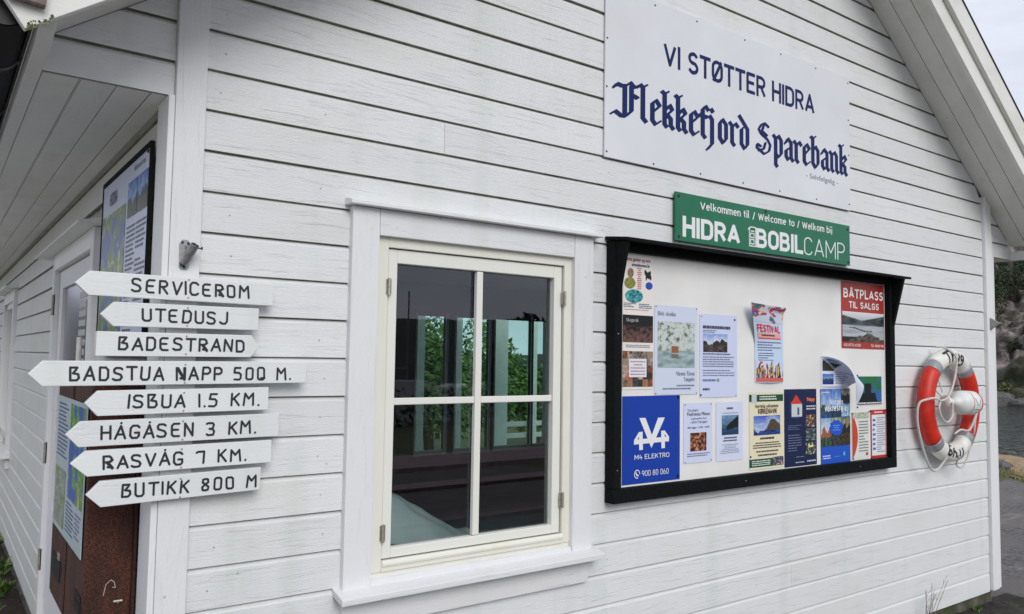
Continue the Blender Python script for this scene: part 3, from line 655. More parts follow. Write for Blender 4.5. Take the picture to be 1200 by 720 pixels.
# ------------------------------------------------------------------ the house
H = thing('harbour_house', (0, 0, 0), 'white clapboard harbour service house with a steep gable and paned window', 'house')
RX, RZ, SL = 2.92, 4.833, 0.6975
W1 = 5.84; XL, XR = -.345, 6.185; LEN = 8.6
def uz(x): return RZ - SL * abs(x - RX)          # underside of the rake
# --- gable wall core with the window hole
WX0, WX1, WZ0, WZ1 = 0.735, 1.715, 0.80, 2.10
def P(pl, y0, y1): return MB().prism(pl, lambda p, t: (p[0], t, p[1]), y0, y1)
core = MB()
for pl in ([(.03, 0), (WX0, 0), (WX0, 2.456), (.03, 2.456)], [(WX1, 0), (W1 - .03, 0), (W1 - .03, 2.456), (WX1, 2.456)], [(WX0, 0), (WX1, 0), (WX1, WZ0), (WX0, WZ0)], [(WX0, WZ1), (WX1, WZ1), (WX1, 2.456), (WX0, 2.456)],
           [(.03, 2.456), (W1 - .03, 2.456), (W1 - .03, uz(W1 - .03) - .002), (RX, RZ - .002), (.03, uz(.03) - .002)]):
    core.prism(pl, lambda p, t: (p[0], t, p[1]), .024, .15)
gable = ob('gable_wall', core, M_inner, H)
ZL = lambda k: 2.84 - .135 * k
def xr(z): return min(W1, RX + (RZ - z) / SL) 
def xl(z): return max(0, RX - (RZ - z) / SL)
rb = random.Random(11)
PROF = [(0, -.0185), (0, 'b'), (.0125, 'b'), (.0125, 'b+'), (.0210, 'b+'), (.0210, .010), (.0135, .010), (.0135, -.004)]
def plank(zt, zb, fa, fb, dy=0.0, parent=None, side=False, mat=None, thick=True):
    """one weatherboard from fa(z) to fb(z)"""
    pr = []
    for (y, q) in PROF:
        z = zb if q == 'b' else zb + .018 if q == 'b+' else zt + q
        pr.append((y, z))
    wob = [rb.uniform(-.0008, .0008) for _ in range(2)]
    mb = MB(); n = len(pr); v = []
    for e, fe in enumerate((fa, fb)):
        for (y, z) in pr:
            a = fe(z)
            v.append((a, y + dy, z + wob[e]) if not side else (side + y + dy, a, z + wob[e]))
    f = [tuple(range(n))[::-1], tuple(range(n, 2 * n))] + [(i, (i + 1) % n, n + (i + 1) % n, n + i) for i in range(n)]
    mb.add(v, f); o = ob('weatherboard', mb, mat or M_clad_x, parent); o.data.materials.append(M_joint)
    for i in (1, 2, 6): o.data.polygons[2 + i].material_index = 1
    return o
LX, RXB = .1165, 5.6985
cas = (.636, 1.803, .745, 2.176)       # window casing block
joints = {2: 1.03, -3: 1.9, 6: 5.0, 17: 3.3, 13: 3.9, -6: 2.4, 19: 2.0}
for k in range(-15, 21):
    zt, zb = ZL(k), ZL(k + 1)
    if k == 20: zb = .004
    if zb > RZ - .05: continue
    dy = rb.uniform(-.0012, .0006)
    segs = []
    fa = (lambda z: max(LX, RX - (RZ - z) / SL + .004)); fb = (lambda z: min(RXB, RX + (RZ - z) / SL - .004))
    if zt > cas[2] + .02 and zb < cas[3] - .02:
        segs = [(fa, lambda z: cas[0] + .004), (lambda z: cas[1] - .004, fb)]
    else:
        segs = [(fa, fb)]
    if k in joints:
        j = joints[k]; s = segs[-1]; segs = segs[:-1] + [(s[0], lambda z, j=j: j - .0008), (lambda z, j=j: j + .0008, s[1])]
    for a, b in segs: plank(zt, zb, a, b, dy, gable)
# boards on the boxed eave ends, outside the corner boards
for k in (0, 1, 2):
    zt, zb = min(ZL(k), 2.80), ZL(k + 1)
    if k == 2: zb = 2.456
    plank(zt, zb, lambda z: max(XL, RX - (RZ - z) / SL + .004), lambda z: .0195 if z > 2.45 else 0, .001, gable)
    plank(zt, zb, lambda z: W1 - .02, lambda z: min(XR, max(W1 - .019, RX + (RZ - z) / SL - .004)), .001, gable)
# corner boards
def topclip(x0, x1): return [(x0, .012), (x1, .012), (x1, uz(x1) - .003), (x0, uz(x0) - .003)]
ob('corner_board', P(topclip(.0205, .114), -.024, .0225), M_trim_z, H, .0025)
ob('corner_board', MB().box(0.0, .0195, -.022, .128, .012, 2.452), M_trim_z, H, .0025)
ob('corner_board', P(topclip(5.702, 5.797), -.024, .0225), M_trim_z, H, .0025)
ob('corner_board', MB().box(W1 - .042, W1 - .002, -.014, .02, .012, 2.60), M_trim_z, H, .0025)
ob('corner_board', MB().box(W1 - .0, W1 + .02, -.012, .12, .012, 2.452), M_trim_z, H, .0025)
# plinth
ob('plinth', MB().box(.05, W1 - .05, .03, .2, -.4, 0.0), ground_mat('mossy_plinth', [(0.06, 0.058, 0.045), (0.17, 0.16, 0.13), (0.06, 0.07, 0.03)], (9, 2.2), bump=1.0), H)
ob('plinth', MB().box(.05, .22, .2, LEN, -.4, 0.0), M_found, H)
ob('plinth', MB().box(W1 - .22, W1 - .05, .2, 5.0, -.4, 0.0), M_found, H)
# --- left side wall
SXW = .018
DY0, DY1, DZ1 = 1.26, 2.70, 2.19                      # door casing
VY0, VY1, VZ0, VZ1 = 5.42, 6.6, .74, 2.17             # far side window casing
sc_ = MB()
for (a, b, c, d) in ((.15, DY0 + .08, 0, 2.456), (DY0 + .08, DY1 - .08, 2.10, 2.456), (DY1 - .08, VY0 + .08, 0, 2.456), (VY0 + .08, VY1 - .08, 0, VZ0 + .08), (VY0 + .08, VY1 - .08, VZ1 - .08, 2.456), (VY1 - .08, LEN, 0, 2.456)):
    sc_.box(.041, .17, a, b, c, d)
side = ob('side_wall', sc_, M_inner, H)
for k in range(2, 21):
    zt, zb = ZL(k), ZL(k + 1)
    if k == 20: zb = .004
    if k == 2: zt = 2.452
    dx = rb.uniform(-.0012, .0012); iv = [(.13, LEN)]
    def cut(iv, a, b):
        o = []
        for (p, q) in iv:
            if q <= a or p >= b: o.append((p, q)); continue
            if p < a: o.append((p, a))
            if q > b: o.append((b, q))
        return o
    if zt > 0 and zb < DZ1 - .02: iv = cut(iv, DY0 + .004, DY1 - .004)
    if zt > VZ0 + .02 and zb < VZ1 - .02: iv = cut(iv, VY0 + .004, VY1 - .004)
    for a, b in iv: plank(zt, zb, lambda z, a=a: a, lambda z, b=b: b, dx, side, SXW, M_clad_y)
# right side wall (faces away), unseen glazed opening added to light the room
rw = ob('right_wall', MB().box(W1 - .17, W1 - .041, .15, 1.0, 0, 2.456).box(W1 - .17, W1 - .041, 1.0, 4.0, 0, .5).box(W1 - .17, W1 - .041, 1.0, 4.0, 2.3, 2.456).box(W1 - .17, W1 - .041, 4.0, 5.2, 0, 2.456), M_inner, H)
ob('pane', MB().box(W1 - .10, W1 - .095, 1.0, 4.0, .5, 2.3), M_glass2, rw)
for k in range(2, 21):
    zt, zb = ZL(k), (ZL(k + 1) if k < 20 else .004)
    if k == 2: zt = 2.452
    for (a, b) in (((.12, 1.0), (4.0, 5.2)) if (zt > .5 and zb < 2.3) else ((.12, 5.2),)): ob('weatherboard', MB().box(W1 - .04, W1 - .018, a, b, zb + .002, zt - .003), M_clad_y, rw)
# --- back wall with four window openings, porch posts and rail behind it
BY = 5.0
ops = [(3.74, 4.11), (4.245, 4.70), (4.79, 5.325), (5.355, 5.63)]; OZ0, OZ1 = .60, 2.09
bwm = MB().box(2.9, 3.74, BY, BY + .05, 0, 2.456).box(.17, 2.9, BY, BY + .05, 0, .6).box(.17, 2.9, BY, BY + .05, 2.2, 2.456).box(.17, .5, BY, BY + .05, .6, 2.2).box(3.74, W1 - .17, BY, BY + .05, 0, OZ0).box(3.60, W1 - .17, BY, BY + .05, OZ1, 2.456)
e = 4.11
for (a, b) in ops[1:]: bwm.box(e, a, BY, BY + .05, OZ0, OZ1); e = b
bwm.box(e, W1 - .17, BY, BY + .05, OZ0, OZ1)
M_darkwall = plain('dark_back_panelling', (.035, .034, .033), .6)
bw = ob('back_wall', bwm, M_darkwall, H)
ob('pane', MB().box(.5, 2.9, BY + .02, BY + .025, .6, 2.2), M_glass2, bw)  # extra opening, out of view, added to let light into the room
for (a, b) in ops:
    M_farframe = plain('bright_white_frame', (.86, .86, .80), .5)
    fr = ob('back_window', MB().box(a - .02, a, BY - .02, BY - .001, OZ0 - .05, OZ1 + .03).box(b, b + .03, BY - .02, BY - .001, OZ0 - .05, OZ1 + .03).box(a, b, BY - .02, BY - .001, OZ0 - .05, OZ0), M_farframe, H)
    ob('pane', MB().box(a, b, BY + .02, BY + .024, OZ0, OZ1), M_glass2, fr)
M_terr = plain('white_terrace_paint', (.80, .80, .74), .6, var=.08, scale=9)
for (x0, x1) in ((4.764, 4.884), (5.406, 5.491), (6.064, 6.294), (6.72, 6.84)):
    box('terrace_post', (x0, x1, 6.8, 6.88, -.1, 2.35), M_terr, H)
for z in (.45, .62):
    box('terrace_rail', (6.0, 9.2, 6.89, 6.92, z, z + .07), M_terr, H)
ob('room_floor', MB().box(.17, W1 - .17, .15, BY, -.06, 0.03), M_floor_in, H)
ob('side_ceiling', MB().box(.0, 2.9, 5.062, LEN, 2.458, 2.50), M_inner, H)
ob('room_ceiling', MB().box(.0, W1, .15, 5.06, 2.458, 2.50), M_inner, H)
# --- soffits, fascias, barge boards, roof
YF = -.335
for sgn in (-1, 1):
    for (a, b) in ((-.112, -.001), (-.226, -.116), (YF, -.230)):
        def fn(p, t, sgn=sgn): x = RX + sgn * p[0]; return (x, t, RZ - SL * p[0] + p[1])
        ob('soffit_board', MB().prism([(0, 0), (3.262, 0), (3.262, .02), (0, .02)], fn, a, b), M_rake, H, .0015)
    def bar(lo, hi, y0, y1, nm, x_end, mat=M_rake, sgn=sgn, cutv=True):
        def f2(p, t): return (RX + sgn * p[0], t, RZ - SL * p[0] + p[1])
        # lower end is cut square to the slope
        d = (hi - lo); dx = d * SL / (1 + SL * SL)
        ob(nm, MB().prism([(0, lo), (x_end, lo), (x_end + dx, hi), (0, hi)], f2, y0, y1), mat, H, .002)
    bar(-.066, .10, -.362, -.336, 'barge_board', 3.338)
    bar(.078, .25, -.392, -.363, 'verge_board', 3.44)
    bar(.251, .258, -.398, .5, 'roof_edge_trim', 3.50, M_gutter)
# eave soffit boards, level, running along the side
for (a, b) in ((XL + .001, -.2465), (-.2395, -.1445), (-.1415, -.046), (-.041, .016)):
    ob('eave_board', MB().box(a, b, .024, LEN, 2.456, 2.474), M_trim_y, H, .002)
ob('eave_board', MB().box(-.2445, -.2415, .024, LEN, 2.458, 2.474), M_trim_y, H)
ob('eave_board', MB().box(W1 + .002, XR - .001, .024, 5.1, 2.456, 2.474), M_trim_y, H, .002)
def fasc(x0, x1):
    top = uz(x0 if x1 < 3 else x1) - .004; e_ = LEN if x1 < 3 else 5.1
    ob('fascia_board', MB().prism([(-.333, 2.497), (-.30, 2.472), (-.20, 2.452), (e_, 2.452), (e_, top), (-.333, top)], lambda p, t: (t, p[0], p[1]), x0, x1), M_trim_y, H, .002)
fasc(-.386, XL - .001); fasc(XR + .001, XR + .041)
ob('verge_block', MB().prism([(-.458, 2.505), (-.378, 2.497), (-.374, 2.64), (-.51, 2.60)], lambda p, t: (p[0], t, p[1]), -.392, -.364), M_brownwood, H, .003)
lb_ = MB(); rl = random.Random(5)
for i in range(46):
    a = rl.random() ** 1.6; b = rl.random() ** 1.5; px_ = -.414 + a * .055; pz_ = 2.436 + a * .034 + b * .020; r_ = rl.uniform(.0012, .0042)
    lb_.add([(px_ + r_ * rl.uniform(.6, 1.3) * math.cos(k * PI / 3), -.3628 - i * .00003, pz_ + r_ * rl.uniform(.6, 1.3) * math.sin(k * PI / 3)) for k in range(6)], [tuple(range(6))])
ob('lichen', lb_, plain('lichen', (0.10, 0.12, 0.035), 0.95, var=0.6, scale=120), H, kind='stuff', recalc=False)
rf = MB()
for sgn in (-1, 1):
    def fr_(p, t, sgn=sgn): return (RX + sgn * p[0], t, RZ - SL * p[0] + p[1])
    rf.prism([(0, .2585), (3.50, .2585), (3.50, .272), (0, .272)], fr_, -.394, LEN + .3 if sgn < 0 else 5.12)
roof = ob('roof', rf, M_roof, H)
# underside boarding so that no light falls through
rb2 = MB()
for sgn in (-1, 1):
    def fr2(p, t, sgn=sgn): return (RX + sgn * p[0], t, RZ - SL * p[0] + p[1])
    rb2.prism([(0, .10), (3.26, .10), (3.26, .24), (0, .24)], fr2, -.33, LEN + .2 if sgn < 0 else 5.06)
ob('roof_boarding', rb2, M_inner, H)
# gutter with brackets along the left eave
g = MB(); gx, gz, gr = -.462, 2.515, .062
def gut(a, b):
    an = PI + a * PI; return (gx + gr * math.cos(an), -.31 + b * (LEN + .3), gz + gr * math.sin(an))
g.grid(12, 1, gut)
gu = ob('gutter', g, M_gutter, H, smooth=True); so_ = gu.modifiers.new('thickness', 'SOLIDIFY'); so_.thickness = .003
ob('gutter_end', MB().add([(gx + gr * math.cos(PI + PI * i / 12), -.31, gz + gr * math.sin(PI + PI * i / 12)) for i in range(13)], [tuple(range(13))]), M_gutter, gu)
for i in range(9):
    y = .05 + i * .62
    pts = [(gx + (gr + .005) * math.cos(PI + PI * j / 12), y, gz + (gr + .005) * math.sin(PI + PI * j / 12)) for j in range(13)]
    bm_ = MB()
    for j in range(12):
        a, b = pts[j], pts[j + 1]; bm_.add([a, b, (b[0], b[1] + .028, b[2]), (a[0], a[1] + .028, a[2])], [(0, 1, 2, 3)])
    bk = ob('gutter_bracket', bm_, M_bracket, gu); q = bk.modifiers.new('thickness', 'SOLIDIFY'); q.thickness = .004
bt = MB().box(-.56, -.388, -.30, LEN, 2.605, 2.62)
ob('eave_batten', bt, M_gutter, H)
# --- the paned window in the gable
win = ob('window', MB().box(.735, .797, -.004, .12, .846, 2.086).box(1.655, 1.715, -.004, .12, .846, 2.086).box(.797, 1.655, -.004, .12, 2.040, 2.086).box(.735, 1.715, .0, .12, .800, .845), M_cream, H, .002)
ob('casing_board', MB().box(.638, .746, -.028, .0235, .80, 2.176), M_trim_z, win, .0025)
ob('casing_board', MB().box(1.694, 1.803, -.028, .0235, .80, 2.176), M_trim_z, win, .0025)
ob('casing_board', MB().box(.7475, 1.6925, -.027, .0235, 2.078, 2.176), M_trim_x, win, .0025)
ob('drip_ledge', MB().prism([(.02, 2.178), (-.062, 2.178), (-.062, 2.192), (-.02, 2.203), (.02, 2.206)], lambda p, t: (t, p[0], p[1]), .616, 1.836), M_trim_x, win, .0015)
ob('sill_board', MB().prism([(.02, .800), (-.024, .800), (-.024, .826), (.02, .838)], lambda p, t: (t, p[0], p[1]), .7475, 1.6925), M_trim_x, win, .0015)
ob('window_sill', MB().prism([(.02, .798), (-.085, .772), (-.085, .749), (.02, .770)], lambda p, t: (t, p[0], p[1] + .022), .612, 1.836), M_trim_x, win, .003)
ob('apron_board', MB().box(.64, 1.79, -.024, .0235, .668, .768), M_trim_x, win, .0025)
ob('lower_rail', MB().tube([(.799, -.004, .874), (1.653, -.004, .874)], .013, 10), M_cream, win)
ob('lower_rail', MB().box(.797, 1.655, -.008, .03, .846, .884), M_cream, win, .003)
def frame(x0, x1, z0, z1, y0, y1, wl_, wr, wt, wb):
    return MB().box(x0, x0 + wl_, y0, y1, z0, z1).box(x1 - wr, x1, y0, y1, z0, z1).box(x0 + wl_, x1 - wr, y0, y1, z1 - wt, z1).box(x0 + wl_, x1 - wr, y0, y1, z0, z0 + wb)
ob('sash', frame(.803, 1.649, .889, 2.036, .008, .05, .038, .042, .052, .036), M_sash, win, .003)
ob('glazing_bar', MB().box(1.206, 1.236, .012, .034, .927, 1.982), M_sash, win, .003)
ob('glazing_bar', MB().box(.843, 1.205, .014, .034, 1.450, 1.476), M_sash, win, .003)
ob('glazing_bar', MB().box(1.237, 1.605, .014, .034, 1.450, 1.476), M_sash, win, .003)
for (a, b) in ((.841, 1.2045), (1.2375, 1.607)):
    for (c, d) in ((.925, 1.449), (1.477, 1.984)):
        ob('pane', MB().add([(a, .036, c), (b, .036, c), (b, .036, d), (a, .036, d)], [(0, 1, 2, 3)]), M_glass, win, recalc=False)
for (x, z) in ((.799, 1.892), (.799, .985), (1.652, 1.896), (1.652, 1.029)):
    hb = MB().tube([(x, -.010, z - .032), (x, -.010, z + .032)], .006, 8).box(x - .011, x + .011, -.006, .002, z - .028, z + .028)
    ob('hinge', hb, M_hinge, win)
# inside of the reveal
ob('reveal', MB().box(WX0 - .002, WX0 + .02, .12, .16, WZ0, WZ1).box(WX1 - .02, WX1 + .002, .12, .16, WZ0, WZ1), M_inner, win)
# --- side door
door = ob('door', frame(.0, 1, 0, 1, 0, 1, .1, .1, .1, .1), M_trim_z, H)   # replaced just below by the real leaf
me = door.data; bm = bmesh.new()
dm = MB()
def yb(mb, y0, y1, z0, z1, x0, x1): return mb.box(x0, x1, y0, y1, z0, z1)
yb(dm, 1.345, 1.48, .05, 2.09, .020, .060); yb(dm, 2.47, 2.61, .05, 2.09, .020, .060); yb(dm, 1.48, 2.47, 1.99, 2.09, .020, .060); yb(dm, 1.48, 2.47, .05, .75, .020, .060)
me.clear_geometry(); me.from_pydata(dm.v, [], dm.f); bm.from_mesh(me); bmesh.ops.recalc_face_normals(bm, faces=bm.faces); bm.to_mesh(me); bm.free()
ob('pane', MB().box(.036, .042, 1.48, 2.47, .75, 1.99), glass_mat('obscured_pane', (0.5, 0.52, 0.5), 1.3, .25), door)
lt = MB()
for i in range(24): lt.box(.0345, .0352, 1.70, 1.92, .80 + i * .048, .83 + i * .048)
ob('painted_reflection', lt, plain('reflection_white', (.5, .5, .48), .6), door, kind='stuff')  # pale ticks painted on the pane as a reflection
ob('door_handle', MB().tube([(-.01, 1.53, 1.50), (-.01, 1.53, 1.70)], .012, 8).tube([(.02, 1.53, 1.52), (-.01, 1.53, 1.52)], .008, 6).tube([(.02, 1.53, 1.68), (-.01, 1.53, 1.68)], .008, 6), M_ringwhite, door)
for z in (.45, 1.05, 1.9): ob('hinge', MB().box(-.016, -.002, 2.615, 2.64, z - .06, z + .06), M_hinge, door)
ob('casing_board', MB().box(-.010, .0405, DY0, DY0 + .085, .02, DZ1), M_trim_z, door, .002)
ob('casing_board', MB().box(-.010, .0405, DY1 - .085, DY1, .02, DZ1), M_trim_z, door, .002)
ob('casing_board', MB().box(-.009, .0405, DY0 + .086, DY1 - .086, 2.10, DZ1), M_trim_y, door, .002)
ob('drip_ledge', MB().prism([(.03, 2.192), (-.085, 2.192), (-.085, 2.200), (.03, 2.226)], lambda p, t: (p[0], t, p[1]), DY0 - .08, DY1 + .25), M_trim_y, door, .0015)
ob('threshold', MB().box(-.03, .16, DY0 + .08, DY1 - .08, .0, .05), M_trim_y, door, .002)
# --- far side window
w2 = ob('side_window', MB().box(.012, .06, VY0 + .10, VY0 + .15, VZ0 + .1, VZ1 - .1).box(.012, .06, VY1 - .15, VY1 - .1, VZ0 + .1, VZ1 - .1).box(.012, .06, VY0 + .1, VY1 - .1, VZ1 - .15, VZ1 - .1).box(.012, .06, VY0 + .1, VY1 - .1, VZ0 + .1, VZ0 + .15), M_sash, H)
ob('casing_board', MB().box(-.010, .0405, VY0, VY0 + .1, VZ0, VZ1), M_trim_z, w2, .002)
ob('casing_board', MB().box(-.010, .0405, VY1 - .1, VY1, VZ0, VZ1), M_trim_z, w2, .002)
ob('casing_board', MB().box(-.009, .0405, VY0 + .101, VY1 - .101, VZ1 - .1, VZ1), M_trim_y, w2, .002)
ob('drip_ledge', MB().box(-.085, .03, VY0 - .05, VY1 + .05, VZ1 + .002, VZ1 + .02), M_trim_y, w2, .002)
ob('window_sill', MB().box(-.07, .04, VY0 - .05, VY1 + .05, VZ0 - .03, VZ0 - .002), M_trim_y, w2, .002)
ob('apron_board', MB().box(-.01, .0405, VY0 - .0, VY1, VZ0 - .12, VZ0 - .032), M_trim_y, w2, .002)
ob('pane', MB().box(.04, .045, VY0 + .15, VY1 - .15, VZ0 + .15, VZ1 - .15), M_glass, w2)

# ------------------------------------------------------------------ direction boards
SY = -.056
def sgn_fn(p, t): return (p[0], t, p[1])
def pl(y): return lambda a, b: (a, y, b)
DIR = [
 ('SERVICEROM', [(-.240, 1.833), (-.203, 1.870), (.345, 1.868), (.345, 1.794), (-.203, 1.798)], (-.087, .264, 1.816, .037), 'topmost white wooden arrow board lettered SERVICEROM', (7,)),
 ('UTEDUSJ', [(-.170, 1.744), (-.135, 1.782), (.299, 1.783), (.299, 1.711), (-.134, 1.709)], (-.056, .200, 1.728, .036), 'white wooden arrow board lettered UTEDUSJ, second from the top', ()),
 ('BADESTRAND', [(-.177, 1.693), (.279, 1.694), (.302, 1.655), (.278, 1.622), (-.177, 1.620)], (-.117, .254, 1.641, .036), 'white board lettered BADESTRAND with its blunt point to the right', (6,)),
 ('BADSTUA NAPP 500 M.', [(-.345, 1.567), (-.310, 1.605), (.468, 1.609), (.468, 1.538), (-.309, 1.532)], (-.241, .412, 1.550, .037), 'longest white arrow board lettered BADSTUA NAPP 500 M.', (8, 15)),
 ('ISBUA 1.5 KM.', [(-.199, 1.482), (-.166, 1.518), (.341, 1.524), (.342, 1.450), (-.164, 1.444)], (-.085, .308, 1.466, .037), 'white wooden arrow board lettered ISBUA 1.5 KM.', ()),
 ('HÅGÅSEN 3 KM.', [(-.244, 1.393), (-.207, 1.430), (.379, 1.437), (.379, 1.362), (-.210, 1.356)], (-.153, .300, 1.376, .037), 'white wooden arrow board lettered HÅGÅSEN 3 KM.', ()),
 ('RASVÅG 7 KM.', [(-.228, 1.309), (-.190, 1.344), (.357, 1.350), (.358, 1.277), (-.184, 1.270)], (-.143, .272, 1.290, .036), 'white wooden arrow board lettered RASVÅG 7 KM.', (0,)),
 ('BUTIKK 800 M', [(-.184, 1.216), (-.148, 1.254), (.324, 1.263), (.323, 1.191), (-.145, 1.179)], (-.090, .308, 1.203, .036), 'lowest white wooden arrow board lettered BUTIKK 800 M', ()),
]
for i, (s, poly, (u0, u1, v0, h), lb, bl) in enumerate(DIR):
    t = thing('direction_board', (.07, SY, poly[-1][1]), lb, 'sign', 'white arrow boards on the corner of the house')
    tilt = [0.0012, -.0008, .0005, -.001, .0015, -.0004, .0008, -.0012][i]
    ob('board', MB().prism(poly, sgn_fn, SY + tilt, SY + .022 + tilt), M_sign, t, .0018)
    ob_words('lettering', routed(s, pl(SY + tilt - .0008), u0, u1, v0, h, .0066, i + 1, bl), M_ink, t, recalc=False)
    zc = (poly[1][1] + poly[-1][1]) / 2
    for dz in (-.028, .028):
        ob('screw', MB().lathe([(0, .0032), (.001, .0030)], (.075, SY + tilt, zc + dz), (0, -1, 0), 10), M_hinge, t)
# ------------------------------------------------------------------ flagpole socket on the left corner board
t = thing('flagpole_socket', (.065, -.024, 1.90), 'small grey metal flagpole socket screwed above the arrow boards', 'bracket')
ob('plate', MB().prism([(.050, 1.905), (.056, 1.897), (.074, 1.897), (.080, 1.905), (.083, 1.975), (.074, 1.990), (.058, 1.992), (.049, 1.978)], sgn_fn, -.029, -.0245), M_steel, t, .001)
sd = Vector((.30, -.55, .78)).normalized(); s0 = Vector((.063, -.034, 1.915))
tb = MB(); seg = 18; ps = [s0, s0 + sd * .072]; tb.tube(ps, .0135, seg, cap=False); tb.tube([s0 + sd * .072, s0 + sd * .004], .0105, seg, cap=False)
ob('socket_tube', tb, M_steel, t, smooth=True)
ob('socket_rim', MB().tube([s0 + sd * .072 + Vector(sd.orthogonal().normalized()) * .0 + (sd.orthogonal().normalized() * math.cos(a) + sd.cross(sd.orthogonal().normalized()) * math.sin(a)) * .012 for a in [2 * PI * j / 16 for j in range(16)]], .0016, 6, closed=True), M_steel, t, smooth=True)
ob('socket_web', MB().prism([(-.029, 1.905), (-.029, 1.972), (-.060, 1.955), (-.045, 1.925)], lambda p, q: (q, p[0], p[1]), .0655, .0705), M_steel, t)
ob('wing_screw', MB().tube([s0 + sd * .062, s0 + sd * .062 + Vector((.026, -.004, -.002))], .002, 6).tube([s0 + sd * .062 + Vector((.024, -.004, -.005)), s0 + sd * .062 + Vector((.024, -.004, .004))], .003, 6), M_screw, t)
for (x, z) in ((.057, 1.982), (.076, 1.980), (.065, 1.903)):
    ob('screw', MB().lathe([(0, .005), (.002, .004)], (x, -.029, z), (0, -1, 0), 10), M_screw, t)
t = thing('rope_cleat', (5.75, -.024, 1.90), 'small grey wedge shaped holder on the right corner board', 'bracket')
ob('plate', MB().box(5.738, 5.757, -.030, -.0245, 1.895, 1.985), M_steel, t, .001)
ob('wedge', MB().prism([(-.030, 1.982), (-.075, 1.956), (-.110, 1.945), (-.075, 1.935), (-.030, 1.900)], lambda p, q: (q, p[0], p[1]), 5.740, 5.760), plain('pale_grey_metal', (.3, .31, .30), .5, .3), t, .002)

# ------------------------------------------------------------------ bank sponsor sign
t = thing('sponsor_sign', (2.9, -.004, 2.564), 'large white sign with blue gothic bank lettering high on the gable', 'sign')
SG = -.0135
ob('panel', MB().box(1.877, 3.913, SG, -.0045, 2.562, 3.388), M_panel, t, .001)
ob_words('heading_lettering', sans('VI STØTTER HIDRA', pl(SG - .0008), 2.263, 3.540, 3.083, .117, .16, .085), M_navy, t, recalc=False)
ob_words('gothic_lettering', blackletter('Flekkefjord Sparebank', pl(SG - .0008), 1.955, 3.885, 2.771, .127), M_navy, t, recalc=False)
ob('small_lettering', text_mb('- Selvfølgelig -', pl(SG - .0008), 3.452, 3.775, 2.690, 2.730, 0), plain('grey_vinyl', (.16, .19, .26), .4), t, recalc=False)
for (x, z) in [(2.204, 3.366), (2.51, 3.368), (2.897, 3.369), (3.217, 3.369), (3.557, 3.367), (3.897, 3.352), (1.889, 3.366), (1.888, 3.122), (1.887, 2.893), (1.889, 2.588), (2.197, 2.578), (2.537, 2.581), (2.878, 2.584), (3.2, 2.585), (3.553, 2.586), (3.898, 2.903), (3.897, 3.12), (3.898, 2.60)]:
    ob('screw', MB().lathe([(0, .0055), (.002, .004)], (x, SG, z), (0, -1, 0), 10), M_screw, t)
ng = MB(); rn_ = random.Random(8)
for k in range(0, 20):
    z_ = ZL(k) - .075
    for x_ in (.19, .55, 1.9, 2.55, 3.2, 3.85, 4.5, 5.05, 5.62):
        x1_ = x_ + rn_.uniform(-.03, .03)
        if (.6 < x1_ < 1.85 and .7 < z_ < 2.25) or (1.88 < x1_ < 4.38 and .95 < z_ < 2.22) or (2.3 < x1_ < 3.9 and 2.2 < z_ < 2.48) or (1.86 < x1_ < 3.93 and z_ > 2.54) or uz(x1_) < z_ + .05 or rn_.random() < .35: continue
        r_ = rn_.uniform(.0022, .0034); ng.add([(x1_ + r_ * math.cos(j * PI / 3), -.0016, z_ + r_ * math.sin(j * PI / 3)) for j in range(6)], [tuple(range(6))])
ob('nail_heads', ng, plain('painted_nail_head', (.36, .36, .33), .7), gable, recalc=False, kind='stuff')
# ------------------------------------------------------------------ green camp sign
t = thing('camp_sign', (3.1, -.004, 2.222), 'green HIDRA BOBILCAMP welcome sign above the notice board', 'sign')
GS = -.0235
ob('panel', MB().box(2.341, 3.882, GS, -.013, 2.222, 2.464), M_green, t, .0015)
gp = pl(GS - .0008)
ob_words('welcome_lettering', sans('Velkommen til / Welcome to / Welkom bij', gp, 2.522, 3.692, 2.396, .040, .15, .09), M_whitevinyl, t, recalc=False)
ob('name_lettering', sans('HIDRA', gp, 2.392, 2.838, 2.245, .104, .20, .07), M_whitevinyl, t, recalc=False)
ob('name_lettering', sans('BOBIL', gp, 2.972, 3.400, 2.247, .105, .20, .07), M_whitevinyl, t, recalc=False)
ob('name_lettering', sans('CAMP', gp, 3.410, 3.824, 2.247, .103, .07, .12), M_whitevinyl, t, recalc=False)
ic = MB()
for ln in ([(2.915, 2.25), (2.915, 2.335), (2.925, 2.352), (2.965, 2.352)], [(2.915, 2.25), (2.965, 2.25)], [(2.925, 2.262), (2.925, 2.285), (2.955, 2.285), (2.955, 2.262), (2.925, 2.262)], [(2.925, 2.296), (2.925, 2.318), (2.955, 2.318), (2.955, 2.296), (2.925, 2.296)], [(2.928, 2.33), (2.955, 2.33)], [(2.967, 2.25), (2.967, 2.352)], [(2.905, 2.335), (2.915, 2.348)]):
    pen(ic, ln, .006, gp)
ob('motorhome_symbol', ic, M_whitevinyl, t, recalc=False)
for (x, z) in ((2.365, 2.445), (2.365, 2.243), (3.058, 2.452), (3.858, 2.440), (3.862, 2.242)):
    ob('screw', MB().lathe([(0, .009), (.004, .006)], (x, GS, z), (0, -1, 0), 12), M_screw, t)

